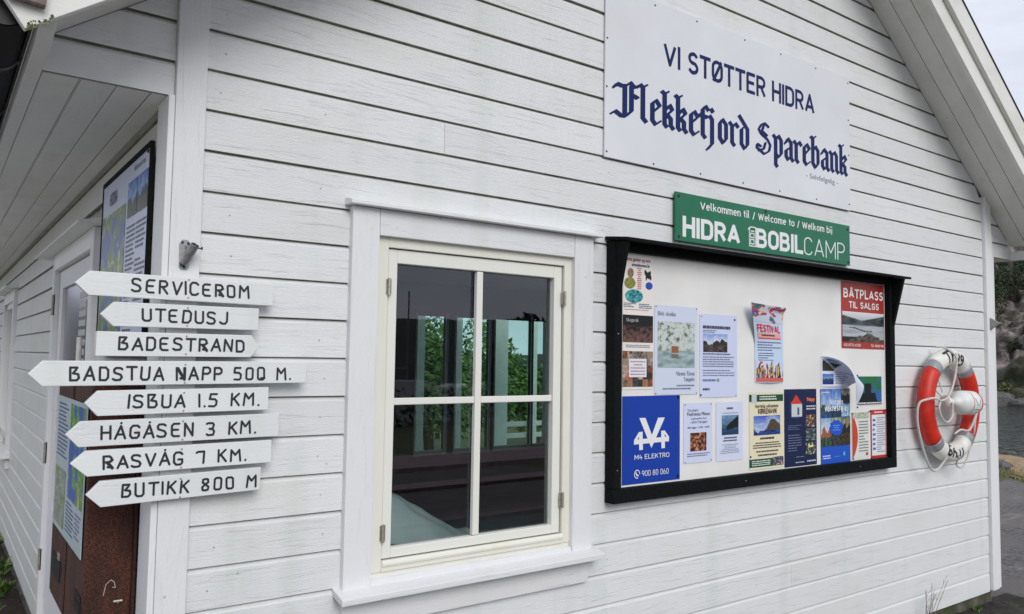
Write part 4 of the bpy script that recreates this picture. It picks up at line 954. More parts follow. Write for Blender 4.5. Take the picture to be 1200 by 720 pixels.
# ------------------------------------------------------------------ notice board
NB = thing('notice_board', (3.05, 0, .985), 'large black framed notice board under a small black roof', 'notice board')
NY = -.026; FY = -.062
BX0, BX1, BZ0, BZ1 = 1.903, 4.318, .993, 2.150
ob('back_panel', MB().box(BX0 + .02, BX1 - .02, NY, -.0035, BZ0 + .02, BZ1 - .003), M_back, NB)
ob('frame_rail', MB().box(BX0, BX1, FY, -.003, BZ0, 1.056), M_blackwood, NB, .003)
ob('frame_rail', MB().box(1.951, BX1 - .072, FY, -.003, 2.130, 2.174), M_blackwood, NB, .003)
ob('frame_stile', MB().box(BX0, 1.950, FY, -.003, 1.057, 2.174), M_blackwood, NB, .003)
ob('frame_stile', MB().box(4.262, BX1, FY, -.003, 1.057, 2.174), M_blackwood, NB, .003)
for (a, b) in ((BX0 + .003, BX0 + .024), (BX1 - .030, BX1 - .003)):
    ob('side_bracket', MB().prism([(FY - .001, 2.172), (-.134, 2.163), (FY - .001, 1.87)], lambda p, q: (q, p[0], p[1]), a, b), M_blackwood, NB, .002)
ob('roof_board', MB().prism([(-.003, 2.180), (-.15, 2.164), (-.15, 2.178), (-.003, 2.196)], lambda p, q: (q, p[0], p[1]), 1.893, 4.36), M_blackwood, NB, .002)
for (x, z) in ((1.925, 1.14), (2.83, 1.025), (3.9, 1.025), (1.925, 1.75)):
    ob('screw', MB().lathe([(0, .004), (.001, .003)], (x, FY, z), (0, -1, 0), 8), M_steel, NB)

# ------------------------------------------------------------------ papers pinned to the notice board
PG = 'papers pinned to the notice board'
class Sheet:
    def __init__(s, name, label, x0, x1, z0, z1, col=(228, 232, 242), bulge=.003, warp=None, nx=8, ny=10, cat='poster', base=None, back=None):
        s.b = (x0, x1, z0, z1); s.bulge = bulge; s.warp = warp; s.n = 0
        s.t = thing(name, ((x0 + x1) / 2, NY, z0), label, cat, PG)
        m = base or plain('paper_%d_%d_%d' % col, lin(col), .35)
        ob('sheet', MB().grid(nx, ny, s.at(0)), m, s.t, smooth=True)
    def at(s, layer):
        x0, x1, z0, z1 = s.b
        def f(u, v):
            y = NY - .0022 - s.bulge * 4 * u * (1 - u) * (.4 + .6 * v) ; x = x0 + u * (x1 - x0); z = z0 + v * (z1 - z0)
            if s.warp: x, y, z = s.warp(u, v, x, y, z)
            return (x, y - layer * .0007, z)
        return f
    def pic(s, u0, v0, u1, v1, paint, nx=40, ny=30, name='picture', layer=2): ob(name, picture_mb(s.at(layer), u0, v0, u1, v1, paint, nx, ny), M_print, s.t, recalc=False)
    def rect(s, u0, v0, u1, v1, rgb, name='colour_panel', layer=1): ob(name, MB().grid(6, 6, lambda a, b: s.at(layer)(u0 + a * (u1 - u0), v0 + b * (v1 - v0))), ink(rgb), s.t, recalc=False)
    def text(s, str_, u0, v0, u1, v1, rgb, bold=0, cap=None, layer=3, name='lettering'):
        if all(c in SANS for c in str_): mb = sans(str_, s.at(layer), u0, u1, v0, v1 - v0, .11 + 1.6 * bold, .13)
        else: mb = text_mb(str_, s.at(layer), u0, u1, v0, v1, bold, cap)
        ob_words(name, mb, ink(rgb), s.t, recalc=False)
    def lines(s, u0, v0, u1, v1, n, rgb=(95, 100, 120), seed=0, h=.42, align='l', layer=3):
        r = random.Random(seed); mb = MB(); f = s.at(layer); p = (v1 - v0) / n
        for i in range(n):
            end = u1 if r.random() < .6 else u0 + (u1 - u0) * r.uniform(.55, .95); x = u0; off = 0
            if align == 'c': off = (u1 - end) / 2
            if align == 'r': off = (u1 - end)
            zb = v1 - (i + .5 + h / 2) * p
            while x < end - .004:
                wdt = min(r.uniform(.02, .09), end - x)
                mb.add([f(x + off, zb), f(x + off + wdt, zb), f(x + off + wdt, zb + h * p), f(x + off, zb + h * p)], [(0, 1, 2, 3)])
                x += wdt + .012
        if mb.f: ob('printed_text', mb, ink(rgb), s.t, recalc=False)
    def pins(s, pts, rgb=(30, 30, 34), r=.0055):
        for (u, v) in pts:
            p = s.at(0)(u, v); ob('pin', MB().lathe([(0, r), (.004, r * .7)], p, (0, -1, 0), 10), ink(rgb), s.t)
def ellipse(s, cu, cv, ru, rv, paint, n=18):
    f = s.at(3); mb = MB(); mb.c = []; mb.v.append(f(cu, cv)); mb.c.append(paint(.5, .5))
    for k in range(1, 7):
        for j in range(n):
            a = 2 * PI * j / n; q = k / 6; mb.v.append(f(cu + ru * q * math.cos(a), cv + rv * q * math.sin(a))); mb.c.append(paint(.5 + .5 * q * math.cos(a), .5 + .5 * q * math.sin(a)))
    for j in range(n): mb.f.append((0, 1 + j, 1 + (j + 1) % n))
    for k in range(5):
        for j in range(n): mb.f.append((1 + k * n + j, 1 + (k + 1) * n + j, 1 + (k + 1) * n + (j + 1) % n, 1 + k * n + (j + 1) % n))
    ob('picture', mb, M_print, s.t, recalc=False)

# 1 tall strip with sea life
s = Sheet('wildlife_poster', 'tall narrow poster of small sea creatures at the top left corner', 1.984, 2.181, 1.497, 2.129, (232, 226, 220), .001)
s.text('Dette gjelder og vern', .06, .935, .9, .97, (150, 70, 80), .01); s.text('strandsonens liv', .28, .905, .88, .93, (60, 70, 130), .02)
ellipse(s, .24, .855, .1, .035, blobs((140, 110, 90), [(110, 80, 70), (170, 140, 110)], 5, 1)); ellipse(s, .22, .78, .18, .042, blobs((120, 140, 60), [(170, 120, 40), (60, 90, 40), (150, 160, 90)], 4, 2))
ellipse(s, .36, .685, .29, .05, blobs((60, 150, 160), [(20, 90, 110), (110, 190, 180), (30, 70, 80)], 5, 3)); ellipse(s, .86, .77, .12, .028, blobs((40, 90, 190), [(20, 50, 150)], 4, 4))
dk = MB()
for ln in ([(.72, .87), (.8, .85), (.9, .865)], [(.78, .85), (.76, .825)], [(.84, .85), (.92, .83)], [(.76, .85), (.86, .838)]): pen(dk, ln, .035, lambda a, b, f=s.at(3): f(a, b))
ob('picture', dk, ink((25, 25, 25)), s.t, recalc=False)
s.lines(.46, .735, .6, .90, 11, (190, 80, 70), 3, .4, 'c'); s.lines(.02, .60, .42, .635, 3, (90, 110, 140), 4); s.lines(.52, .595, .95, .635, 3, (90, 110, 140), 5); s.lines(.05, .58, .95, .59, 1, (200, 120, 120), 6)
s.pic(.0, .345, 1, .545, lambda u, v: mixc(lin((20, 20, 22)), lin((112, 80, 74)), .9 - 1.2 * v + .9 * fbm(u * 9, v * 7, 4)) if v < .62 else lin((22, 22, 24)), 40, 30)
s.text('Skagerak', .1, .495, .5, .52, (190, 190, 190)); s.lines(.1, .305, .9, .33, 2, (120, 130, 150), 8)
s.pic(.0, .02, 1, .28, mosaic([(60, 50, 45), (150, 130, 110), (40, 50, 40), (190, 170, 160), (160, 90, 60), (90, 90, 100)], 6, 5, 3), 48, 36); s.rect(.2, .09, .78, .225, (226, 222, 228), layer=3); s.lines(.25, .1, .73, .215, 5, (150, 110, 130), 9, .3, 'c', 4)
# 2 ink-drawing of trees and a boathouse
s = Sheet('drawing_poster', 'white poster with a pale drawing of trees and a red boathouse over water', 2.192, 2.498, 1.470, 1.897, (206, 214, 232), .004)
s.text('Birk skeiba', .07, .885, .46, .93, (120, 120, 128)); 
def trees(u, v):
    wt = lin((196, 206, 200)); 
    if v < .36: c = mixc(lin((120, 140, 142)), lin((170, 190, 190)), .5 + .9 * fbm(u * 4, v * 12, 2)); return c
    t = fbm(u * 9, v * 9, 5); t2 = fbm(u * 24, v * 24, 8); return mixc(wt, mixc(lin((110, 125, 95)), lin((60, 66, 60)), t2 + .4), (t * 1.6 + t2 * .9) * (1 if v > .5 or u < .35 else .4))
s.pic(.07, .305, .92, .82, trees, 60, 56); s.rect(.37, .47, .53, .545, (150, 92, 70), layer=3); s.rect(.37, .41, .53, .455, (110, 110, 90), layer=3)
s.text('Vårens Tåreis', .48, .215, .92, .262, (96, 100, 125)); s.text('Tangeliv', .66, .15, .92, .195, (96, 100, 125)); s.lines(.5, .085, .92, .12, 1, (120, 125, 150), 4); s.lines(.18, .05, .92, .085, 1, (120, 125, 150), 6)
s.pins([(.03, .985), (.97, .985), (.03, .015), (.97, .015)], (120, 120, 120), .003)
# 3 letter with crowd photo
s = Sheet('letter_notice', 'white text notice with a small photo of a crowd against blue sky', 2.512, 2.804, 1.452, 1.869, (204, 212, 238), .004)
s.lines(.08, .82, .8, .87, 1, (70, 74, 100), 1, .7); s.lines(.08, .775, .45, .815, 2, (110, 115, 140), 2)
s.pic(.09, .545, .72, .765, landscape((120, 150, 215), (200, 210, 230), (50, 42, 40), (70, 60, 58), .5, .4, 3, 2, .9), 44, 30)
s.lines(.08, .51, .8, .535, 1, (100, 105, 130), 3, .6); s.lines(.08, .36, .9, .50, 5, (120, 125, 150), 4, .4); s.lines(.08, .25, .92, .34, 3, (125, 130, 155), 5, .35)
s.lines(.08, .19, .45, .225, 1, (110, 130, 170), 6, .7); s.rect(.44, .19, .5, .225, (110, 160, 130), layer=3); s.lines(.08, .085, .25, .115, 1, (70, 72, 90), 7, .8)
s.pins([(.93, .95), (.03, .03)]); s.pins([(.05, .97), (.96, .02)], (140, 140, 140), .003)
# 4 festival poster, curling off the board
def w4(u, v, x, y, z):
    k = sm(.45, 1, v); left = (1 - u); x2 = x - .095 * k * left * (.6 + .4 * v); z2 = z + .012 * k * left
    return (x2, y - .050 * k * left ** 1.3 - .012 * math.sin(PI * u) * (1 - v) - .02 * sm(.9, 1, v) * u, z2)
s = Sheet('festival_poster', 'curling light blue festival poster with bright flowers and a red title band', 2.952, 3.200, 1.524, 1.930, (196, 214, 236), .0, w4, 20, 24)
s.pic(.0, .775, 1, 1, lambda u, v: mixc(lin((200, 205, 220)), [lin((214, 60, 66)), lin((60, 76, 150)), lin((196, 60, 70)), lin((50, 120, 120)), lin((56, 100, 84)), lin((206, 196, 130))][int((N(u * 3.2, v * 2.4, 3) + 1) * 7.3) % 6], 1 if (fbm(u * 4, v * 4, 6) + .5 * abs(u - .5) * 2 + (v - .55) * .7) > .30 else 0), 48, 26)
s.text('FESTIVAL', .1, .655, .88, .75, (226, 40, 50), .05, layer=4); s.rect(.1, .585, .9, .645, (232, 170, 160), layer=3); s.lines(.2, .60, .7, .635, 1, (80, 60, 60), 2, .6, 'c', 4); s.rect(.12, .572, .9, .585, (215, 60, 70), layer=3)
s.lines(.08, .41, .9, .545, 4, (100, 110, 150), 3, .38); s.lines(.1, .28, .6, .40, 4, (100, 110, 150), 4, .38)
s.pic(.03, .05, .98, .30, lambda u, v: mixc(lin((196, 214, 236)), [lin((20, 25, 40)), lin((200, 170, 70)), lin((30, 60, 100)), lin((190, 80, 80)), lin((220, 220, 225))][int((N(u * 7, v * 2, 9) + 1) * 5) % 5], 1 if v < .62 + .9 * N(u * 9, 2.2) else 0), 48, 24)
s.rect(.03, .012, .98, .062, (205, 96, 84), layer=3)
# 5 BÅTPLASS TIL SALGS
s = Sheet('berth_poster', 'red poster headed BÅTPLASS TIL SALGS with a harbour photo', 3.774, 4.252, 1.723, 2.124, (150, 30, 26), .002, base=plain('red_print', (.40, .035, .028), .35, var=.08, scale=5))
s.text('BÅTPLASS', .04, .755, .965, .895, (240, 236, 232), .045); s.text('TIL SALGS', .16, .605, .86, .705, (240, 236, 232), .035)
def fjord(u, v):
    g = .5 + .4 * fbm(u * 3, v * 10, 3)
    if v > .72 + .18 * abs(u - .45) * 2: return mixc(lin((170, 175, 180)), lin((225, 228, 232)), (v - .7) * 3)
    if v > .56: return mixc(lin((36, 42, 44)), lin((90, 98, 100)), .3 + fbm(u * 6, v * 9, 2))
    if abs(v - .42 - .06 * math.sin(u * 8)) < .02 and .15 < u < .7: return lin((30, 30, 30))
    if v < .30 - .55 * abs(u - .62) + .08 * N(u * 12, v * 12): return mixc(lin((40, 36, 32)), lin((105, 95, 85)), .5 + fbm(u * 12, v * 12, 4))
    if v < .16 and u < .35: return lin((34, 32, 32))
    return mixc(lin((128, 136, 142)), lin((196, 202, 208)), g)
s.pic(.015, .10, .985, .55, fjord, 70, 44); s.text('VEID BÅTPLASSER', .03, .03, .42, .07, (235, 225, 220), .02); s.text('TLF. 900 87 942', .66, .03, .97, .07, (235, 225, 220), .02)
# 6 flyer curled over from its top right corner
def w6(u, v, x, y, z):
    d = (u + v - 1.0)
    if d > 0:
        x -= .02 * d; z -= .30 * d * d; y -= .10 * math.sin(min(PI * .8, d * 2.6)); 
    return (x, y - .006 * math.sin(PI * u), z)
s = Sheet('curled_flyer', 'white flyer with blue photos whose top right corner curls forward and down', 3.560, 3.845, 1.497, 1.672, (222, 228, 246), .0, w6, 22, 22)
s.pic(.04, .52, .42, .92, landscape((60, 110, 190), (150, 180, 220), (50, 50, 40), (60, 60, 50), .5, .3, 3, 4, .6), 20, 16); s.pic(.04, .08, .40, .42, landscape((50, 90, 180), (120, 160, 220), (60, 70, 90), (30, 60, 130), .4, .2, 4, 6), 20, 16); s.lines(.46, .08, .82, .52, 6, (120, 125, 160), 4, .35)
# 7 small boat flyer
s = Sheet('boat_flyer', 'small square flyer with green map and a dark boat below the red poster', 3.925, 4.213, 1.381, 1.561, (226, 226, 222), .001)
s.pic(.03, .13, .98, .97, lambda u, v: lin((16, 20, 26)) if (abs(u - .42) < .14 + .25 * (v < .35) * (1 - v) and v < .72) else mixc(lin((40, 110, 60)), lin((50, 100, 170)), (v < .45) * .9 + fbm(u * 5, v * 5, 2)), 40, 34); s.rect(.03, .02, .98, .13, (24, 24, 30)); s.lines(.06, .03, .95, .12, 1, (220, 220, 220), 3, .5)
s.pins([(.03, -.06), (.04, 1.0)])
# 8 cream poster KIRKEHAVN
s = Sheet('cream_poster', 'cream poster with green bands and a village photo, left of the navy one', 2.903, 3.196, 1.068, 1.474, (226, 220, 188), .003)
s.rect(.0, .875, 1, .965, (28, 74, 48)); s.rect(.06, .86, .2, .975, (190, 200, 200), layer=2); s.lines(.28, .89, .8, .955, 2, (215, 225, 215), 2, .5)
s.text('Hjertelig velkommen', .16, .795, .84, .84, (90, 60, 55), .02); s.text('KIRKEHAVN', .24, .715, .78, .785, (84, 30, 34), .04)
s.pic(.12, .44, .90, .69, landscape((50, 80, 190), (170, 190, 220), (80, 70, 56), (40, 60, 130), .35, .5, 3, 9, .8, .2), 46, 30); s.lines(.3, .38, .72, .415, 1, (60, 50, 50), 4, .7, 'c')
s.lines(.1, .265, .92, .355, 3, (84, 72, 66), 5, .45, 'c'); s.lines(.14, .215, .88, .245, 1, (84, 72, 66), 6, .6, 'c'); s.lines(.24, .165, .8, .2, 1, (84, 72, 66), 7, .6, 'c')
s.rect(.0, .03, 1, .135, (26, 78, 56)); s.lines(.06, .045, .6, .12, 3, (210, 225, 215), 8, .5); s.pic(.68, .035, .98, .145, blobs((40, 60, 80), [(150, 50, 50), (60, 90, 130), (190, 180, 170)], 5, 4), 20, 12)
s.pins([(.03, .955), (.03, .17)], (20, 26, 22))
# 9 navy poster with lighthouse-like house
s = Sheet('navy_poster', 'navy poster with a white house under a red roof between two bright posters', 3.207, 3.510, 1.062, 1.486, (24, 36, 74), .002)
s.pic(.08, .60, .62, .93, lambda u, v: (lin((206, 60, 50)) if (.52 < v < 1 - 1.15 * abs(u - .5) and v > .62) else lin((200, 205, 205)) if (.24 < u < .82 and .12 < v <= .62 and not (.56 < u < .68 and .2 < v < .5)) else mixc(lin((24, 36, 74)), lin((90, 110, 150)), .9 - 2.3 * math.hypot(u - .5, v - .4))), 44, 44)
s.text('Napp', .68, .825, .93, .89, (238, 120, 60), .04); s.lines(.66, .72, .96, .79, 2, (200, 205, 215), 3, .5)
for j, cc in enumerate(([(170, 60, 60), (60, 80, 110), (220, 190, 120)], [(90, 110, 140), (150, 150, 120), (60, 60, 70)], [(230, 220, 160), (60, 60, 50), (90, 100, 120)])):
    s.pic(.64, .50 - j * .18, .95, .66 - j * .18, blobs((50, 70, 70), cc, 4, 12 + j), 22, 20)
s.lines(.1, .47, .5, .54, 3, (110, 120, 150), 4, .35); s.lines(.1, .19, .5, .42, 7, (110, 120, 150), 5, .35); s.lines(.32, .04, .62, .06, 1, (190, 195, 210), 6, .6); s.lines(.68, .04, .95, .07, 1, (200, 205, 220), 7, .6); s.lines(.34, .11, .6, .13, 1, (120, 130, 160), 8, .5)
# 10 Norges vakreste øy
s = Sheet('blue_photo_poster', 'blue poster of joined island photos with a round blue badge in the middle', 3.550, 3.852, 1.056, 1.484, (40, 84, 170), .002)
s.pic(.0, .62, .34, 1, landscape((70, 110, 190), (150, 180, 220), (60, 80, 50), (50, 80, 110), .3, .3, 3, 1, .6), 20, 24); s.pic(.35, .62, .68, 1, landscape((60, 110, 200), (150, 185, 225), (60, 80, 40), (40, 60, 90), .3, .2, 3, 2, .6), 20, 24); s.pic(.69, .80, 1, 1, landscape((60, 70, 90), (160, 150, 120), (30, 40, 30), (40, 40, 40), .4, .4, 3, 3, .6), 20, 14)
s.pic(.69, .62, 1, .79, blobs((120, 170, 200), [(200, 210, 220), (80, 130, 170)], 4, 3), 18, 12); s.pic(.0, .23, .34, .61, landscape((120, 160, 200), (200, 210, 220), (150, 90, 70), (50, 80, 60), .4, .3, 4, 5, .8), 20, 24); s.pic(.35, .23, .68, .61, landscape((130, 150, 90), (170, 180, 130), (60, 80, 40), (60, 60, 60), .6, .2, 4, 6, .8), 20, 24); s.pic(.69, .23, 1, .61, landscape((70, 90, 60), (150, 140, 110), (30, 36, 30), (60, 50, 40), .6, .3, 4, 7, .9), 20, 24)
s.text('Norges', .28, .79, .74, .86, (235, 240, 245), .03, layer=4); s.text('vakreste øy', .12, .70, .94, .785, (235, 240, 245), .03, layer=4); s.rect(.0, .0, 1, .225, (32, 84, 190)); s.lines(.05, .06, .3, .12, 2, (210, 220, 240), 3, .5); s.lines(.42, .07, .62, .1, 1, (80, 130, 220), 4, .6); s.rect(.74, .09, .8, .14, (90, 190, 220), layer=3)
bd = MB(); f_ = s.at(5); pts = [f_(.5 + .22 * (1 + .08 * math.cos(10 * a)) * math.cos(a), .475 + .105 * (1 + .08 * math.cos(10 * a)) * math.sin(a)) for a in [2 * PI * k / 48 for k in range(48)]]; bd.add(pts, [tuple(range(48))]); ob('badge', bd, ink((28, 84, 196)), s.t, recalc=False); s.lines(.36, .43, .64, .52, 3, (120, 160, 230), 5, .4, 'c', 6); s.lines(.04, .94, .3, .97, 1, (220, 225, 240), 9)
# 11, 12 the two price leaflets
s = Sheet('red_edged_leaflet', 'white leaflet with a curved red panel along its left edge', 3.870, 4.062, 1.059, 1.345, (218, 222, 216), .002)
rd = MB(); f_ = s.at(2); L_ = [f_(.02, v / 12) for v in range(13)]; R_ = [f_(.02 + .30 * math.sin(PI * (v / 12)) ** .8, .02 + v / 12 * .93) for v in range(12, -1, -1)]
rd.add(L_ + R_, [tuple(range(26))]); ob('colour_panel', rd, ink((196, 70, 48)), s.t, recalc=False)
s.pic(.05, .86, .98, .98, blobs((180, 190, 170), [(120, 140, 110), (200, 200, 190)], 4, 2), 20, 8); s.lines(.38, .15, .92, .82, 11, (130, 130, 130), 4, .35); s.rect(.78, .08, .9, .14, (190, 60, 70), layer=3); s.pins([(.03, .96), (.06, .03), (1.0, .99)])
s = Sheet('red_framed_leaflet', 'white leaflet in a red frame beside the right edge of the board', 4.078, 4.256, 1.053, 1.351, (190, 50, 44), .001)
s.rect(.07, .07, .94, .90, (224, 226, 230), layer=1); s.lines(.2, .93, .8, .97, 1, (240, 220, 220), 2, .7); s.lines(.38, .12, .9, .86, 16, (140, 140, 150), 3, .35, layer=3); s.lines(.12, .16, .3, .84, 7, (90, 120, 190), 4, .5, layer=3); s.pins([(.02, .98), (.97, .98), (.02, .02), (.97, .04)])
# 13 the electrician's blue poster
s = Sheet('electrician_poster', 'solid blue poster with a white M4 ELEKTRO mark and phone number', 1.985, 2.370, 1.065, 1.467, (20, 60, 170), .001, base=plain('blue_print', (.010, .050, .36), .3))
f_ = s.at(2); lg = MB()
def zz(x, y): u = (x - 125) / 287; return (u, 1 - (y - 102) / (443 - 27 * u))
def lpoly(pts): lg.add([f_(*zz(*p)) for p in pts], [tuple(range(len(pts)))])
lpoly([(205, 212), (235, 212), (268, 300), (265, 362), (258, 345)]); lpoly([(332, 212), (298, 212), (266, 300), (265, 362), (275, 340)])
lpoly([(180, 320), (354, 306), (354, 330), (180, 344)])
f_ = s.at(2.6); lpoly([(203, 282), (221, 280), (223, 370), (205, 372)]); lpoly([(313, 278), (331, 276), (333, 363), (315, 365)])
f_ = s.at(3.0); lpoly([(203, 282), (213, 284), (194, 322), (180, 322)]); lpoly([(331, 276), (323, 280), (342, 310), (354, 308)])
ob('logo', lg, M_whitevinyl, s.t, recalc=False)
s.text('M4 ELEKTRO', .20, .275, .80, .330, (225, 230, 240), .012, True); s.text('900 80 060', .325, .08, .79, .145, (225, 230, 240), .0, True)
rg = MB(); pen(rg, [(.245 + .045 * math.cos(a), .11 + .045 * math.sin(a)) for a in [2 * PI * k / 14 for k in range(12)]], .011, s.at(3)); pen(rg, [(.225, .125), (.24, .10), (.262, .092)], .018, s.at(3.2)); ob('phone_symbol', rg, M_whitevinyl, s.t, recalc=False)
s.pins([(.965, .975), (.965, .04)], (10, 16, 40), .008)
# 14, 15 two small notices
s = Sheet('opening_hours_notice', 'small white notice with a serif heading and a warm orange photo', 2.396, 2.608, 1.135, 1.428, (206, 214, 238), .003)
s.text('Torsmarn', .12, .855, .48, .90, (96, 98, 120)); s.text('Fedrenes Minne', .12, .785, .90, .845, (70, 70, 88)); s.text('Laguspilda Son', .24, .715, .78, .755, (86, 86, 108)); s.text('i aktiv Paragon', .22, .66, .8, .70, (86, 86, 108)); s.text('Alle dager  11.00 - 15.00', .12, .565, .88, .605, (70, 70, 100), .01)
s.pic(.22, .195, .78, .50, lambda u, v: mixc(lin((50, 26, 20)), lin((226, 150, 110)), .45 + 1.0 * fbm(u * 6, v * 6, 6) - .35 * abs(math.sin(u * 11))), 36, 30); s.lines(.12, .10, .9, .17, 2, (110, 112, 140), 4, .4); s.pins([(.05, .97), (.95, .97), (.05, .02), (.95, .03)], (120, 120, 125), .003)
s = Sheet('evening_photo_notice', 'small white notice with a dark blue photo of a headland at dusk', 2.637, 2.850, 1.130, 1.427, (210, 216, 236), .003)
s.lines(.38, .875, .6, .91, 1, (90, 92, 120), 1, .9); s.lines(.2, .80, .82, .825, 1, (140, 150, 190), 2, .5, 'c')
s.pic(.2, .44, .82, .775, lambda u, v: lin((22, 28, 34)) if v < .25 + .75 * u and v > .15 + .25 * u and u > .25 else mixc(lin((30, 62, 96)), lin((120, 160, 190)), v + .3 * fbm(u * 5, v * 12, 3) - .2), 36, 30)
s.lines(.28, .37, .75, .41, 1, (80, 84, 120), 3, .6, 'c'); s.lines(.25, .325, .76, .36, 1, (80, 84, 120), 4, .6, 'c'); s.lines(.15, .12, .86, .29, 6, (130, 134, 160), 5, .32, 'c')

# ------------------------------------------------------------------ life ring with its rope, and the line bottle
R0 = Vector((4.965, -.082, 1.366)); RM, rt = .318, .060
t = thing('life_ring', (R0.x, R0.y, R0.z - .38), 'red and white life ring with a grab rope hung near the right corner', 'life ring')
def torus(a0, a1, rr, n=24, seg=20, ends=True):
    v = []; f = []
    for i in range(n + 1):
        a = math.radians(a0 + (a1 - a0) * i / n)
        for k in range(seg):
            b = 2 * PI * k / seg; d = RM + rr * math.cos(b); v.append((R0.x + d * math.sin(a), R0.y + rr * .86 * math.sin(b), R0.z + d * math.cos(a)))
    for i in range(n):
        for k in range(seg): f.append((i * seg + k, i * seg + (k + 1) % seg, (i + 1) * seg + (k + 1) % seg, (i + 1) * seg + k))
    f += [tuple(range(seg))[::-1], tuple(range(n * seg, (n + 1) * seg))]
    return MB().add(v, f)
for (a0, a1, m) in ((-37, 37, M_ringwhite), (47, 133, M_red), (143, 217, M_ringwhite), (227, 313, M_red)):
    ob('ring_section', torus(a0, a1, rt), m, t, smooth=True)
for a0 in (37, 133, 217, 313):
    ob('reflective_band', torus(a0, a0 + 10, rt + .0015, 6), M_band, t, smooth=True)
def on_ring(ang0, s_):      # u = degrees clockwise round the ring, v = position across the tube
    def f(u, v):
        a = math.radians(ang0 + u); b = math.radians(-90 + v); d = RM + (rt + .002) * math.cos(b); return (R0.x + d * math.sin(a), R0.y + (rt + .002) * .86 * math.sin(b) - .0005, R0.z + d * math.cos(a))
    return f
def hand(strokes, fn, w_): 
    mb = MB()
    for ln in strokes:
        fine = []
        for i in range(len(ln) - 1):
            for j in range(4): fine.append((ln[i][0] + (ln[i + 1][0] - ln[i][0]) * j / 4, ln[i][1] + (ln[i + 1][1] - ln[i][1]) * j / 4))
        fine.append(ln[-1])
        for i in range(len(fine) - 1):
            a = Vector(fine[i]); b = Vector(fine[i + 1]); d = b - a; n = Vector((-d.y, d.x)).normalized()
            wu, wv = w_; e = d.normalized(); poly = [a - Vector((e.x * wu, e.y * wv)) * .4 + Vector((n.x * wu, n.y * wv)), a - Vector((e.x * wu, e.y * wv)) * .4 - Vector((n.x * wu, n.y * wv)), b + Vector((e.x * wu, e.y * wv)) * .4 - Vector((n.x * wu, n.y * wv)), b + Vector((e.x * wu, e.y * wv)) * .4 + Vector((n.x * wu, n.y * wv))]
            mb.add([fn(p.x, p.y) for p in poly], [(0, 1, 2, 3)])
    return mb
TR = [[(0, 38), (9, 38)], [(4.5, 38), (4.5, -22)], [(11, 14), (11, -20)], [(11, 5), (13, 14), (16, 10)], [(19, 14), (19, -2), (22, -14), (25, -12)], [(25.5, 14), (25.5, -20), (23, -30)], [(35, 12), (31, 14), (29, 2), (31, -12), (34.5, -8), (35, 12), (35, -28), (32, -44), (28, -38)]]
ob('lettering', hand(TR, lambda u, v: on_ring(-22, 1)(u * 1.15, v * 1.25 + 6), (1.1, 6.5)), M_ink, t, recalc=False)
def on_ring_inv(u, v): return on_ring(0, 1)(172 + u - 0, v)
ob('lettering', hand(TR, lambda u, v: on_ring(162, 1)(u * 1.15, v * 1.25 + 4), (1.1, 6.5)), M_ink, t, recalc=False)
def smooth_path(pts, n=6):
    P_ = [Vector(p) for p in pts]; P_ = [P_[0]] + P_ + [P_[-1]]; o = []
    for i in range(1, len(P_) - 2):
        for j in range(n):
            q = j / n; a, b, c, d = P_[i - 1], P_[i], P_[i + 1], P_[i + 2]
            o.append(.5 * ((2 * b) + (c - a) * q + (2 * a - 5 * b + 4 * c - d) * q * q + (3 * b - a - 3 * c + d) * q ** 3))
    o.append(P_[-2]); return o
def rope(path, r=.0072): ob('rope', MB().tube(smooth_path(path), r, 8), M_rope, t, smooth=True)
rope([(4.86, -.05, 1.752), (4.885, -.10, 1.746), (4.925, -.150, 1.69), (4.92, -.150, 1.60), (4.87, -.155, 1.51), (4.80, -.16, 1.44), (4.74, -.165, 1.412), (4.66, -.17, 1.403)])
rope([(4.66, -.17, 1.403), (4.60, -.165, 1.42), (4.53, -.155, 1.415), (4.47, -.13, 1.39), (4.46, -.12, 1.30), (4.50, -.115, 1.18), (4.57, -.11, 1.06), (4.655, -.10, .972), (4.735, -.095, .948), (4.815, -.10, .985), (4.85, -.125, 1.05)])
rope([(4.66, -.17, 1.395), (4.625, -.178, 1.355), (4.655, -.18, 1.295), (4.722, -.18, 1.266), (4.79, -.18, 1.302), (4.81, -.175, 1.39)], .006)
rope([(5.21, -.15, 1.31), (5.17, -.15, 1.27), (5.13, -.148, 1.22), (5.07, -.150, 1.195), (4.97, -.150, 1.205), (4.90, -.142, 1.18)])
rope([(5.23, -.14, 1.31), (5.20, -.14, 1.25), (5.195, -.135, 1.18), (5.22, -.10, 1.10), (5.19, -.09, 1.00), (5.11, -.09, .942), (5.03, -.09, .965), (4.97, -.135, 1.03)], .006)
rope([(4.83, -.03, 1.70), (4.84, -.02, 1.60), (4.86, -.02, 1.50), (4.87, -.08, 1.42)], .0045)
rope([(4.93, -.03, 1.72), (4.925, -.02, 1.60), (4.92, -.06, 1.45)], .0045)
b = thing('line_bottle', (5.0, -.13, 1.30), 'white plastic throwing line bottle tied inside the life ring', 'bottle')
ax = Vector((1, -.10, -.04)).normalized(); o0 = Vector((4.81, -.125, 1.392))
ob('bottle_body', MB().lathe([(.09, .024), (.11, .032), (.13, .056), (.15, .072), (.17, .079), (.26, .081), (.305, .080), (.325, .072), (.336, .05), (.34, .0)], o0, ax, 28), M_bottle, b, smooth=True)
ob('bottle_neck', MB().lathe([(.0, .040), (.012, .044), (.03, .036), (.05, .024), (.09, .024)], o0, ax, 20), M_bottle, b, smooth=True)
def bot(u, v):      # u along the axis in metres, v in degrees from the camera-facing side
    side_ = ax.cross(Vector((0, 0, 1))).normalized(); up_ = side_.cross(ax); a = math.radians(v); return o0 + ax * u + (side_ * math.cos(a) + up_ * math.sin(a)) * .0822
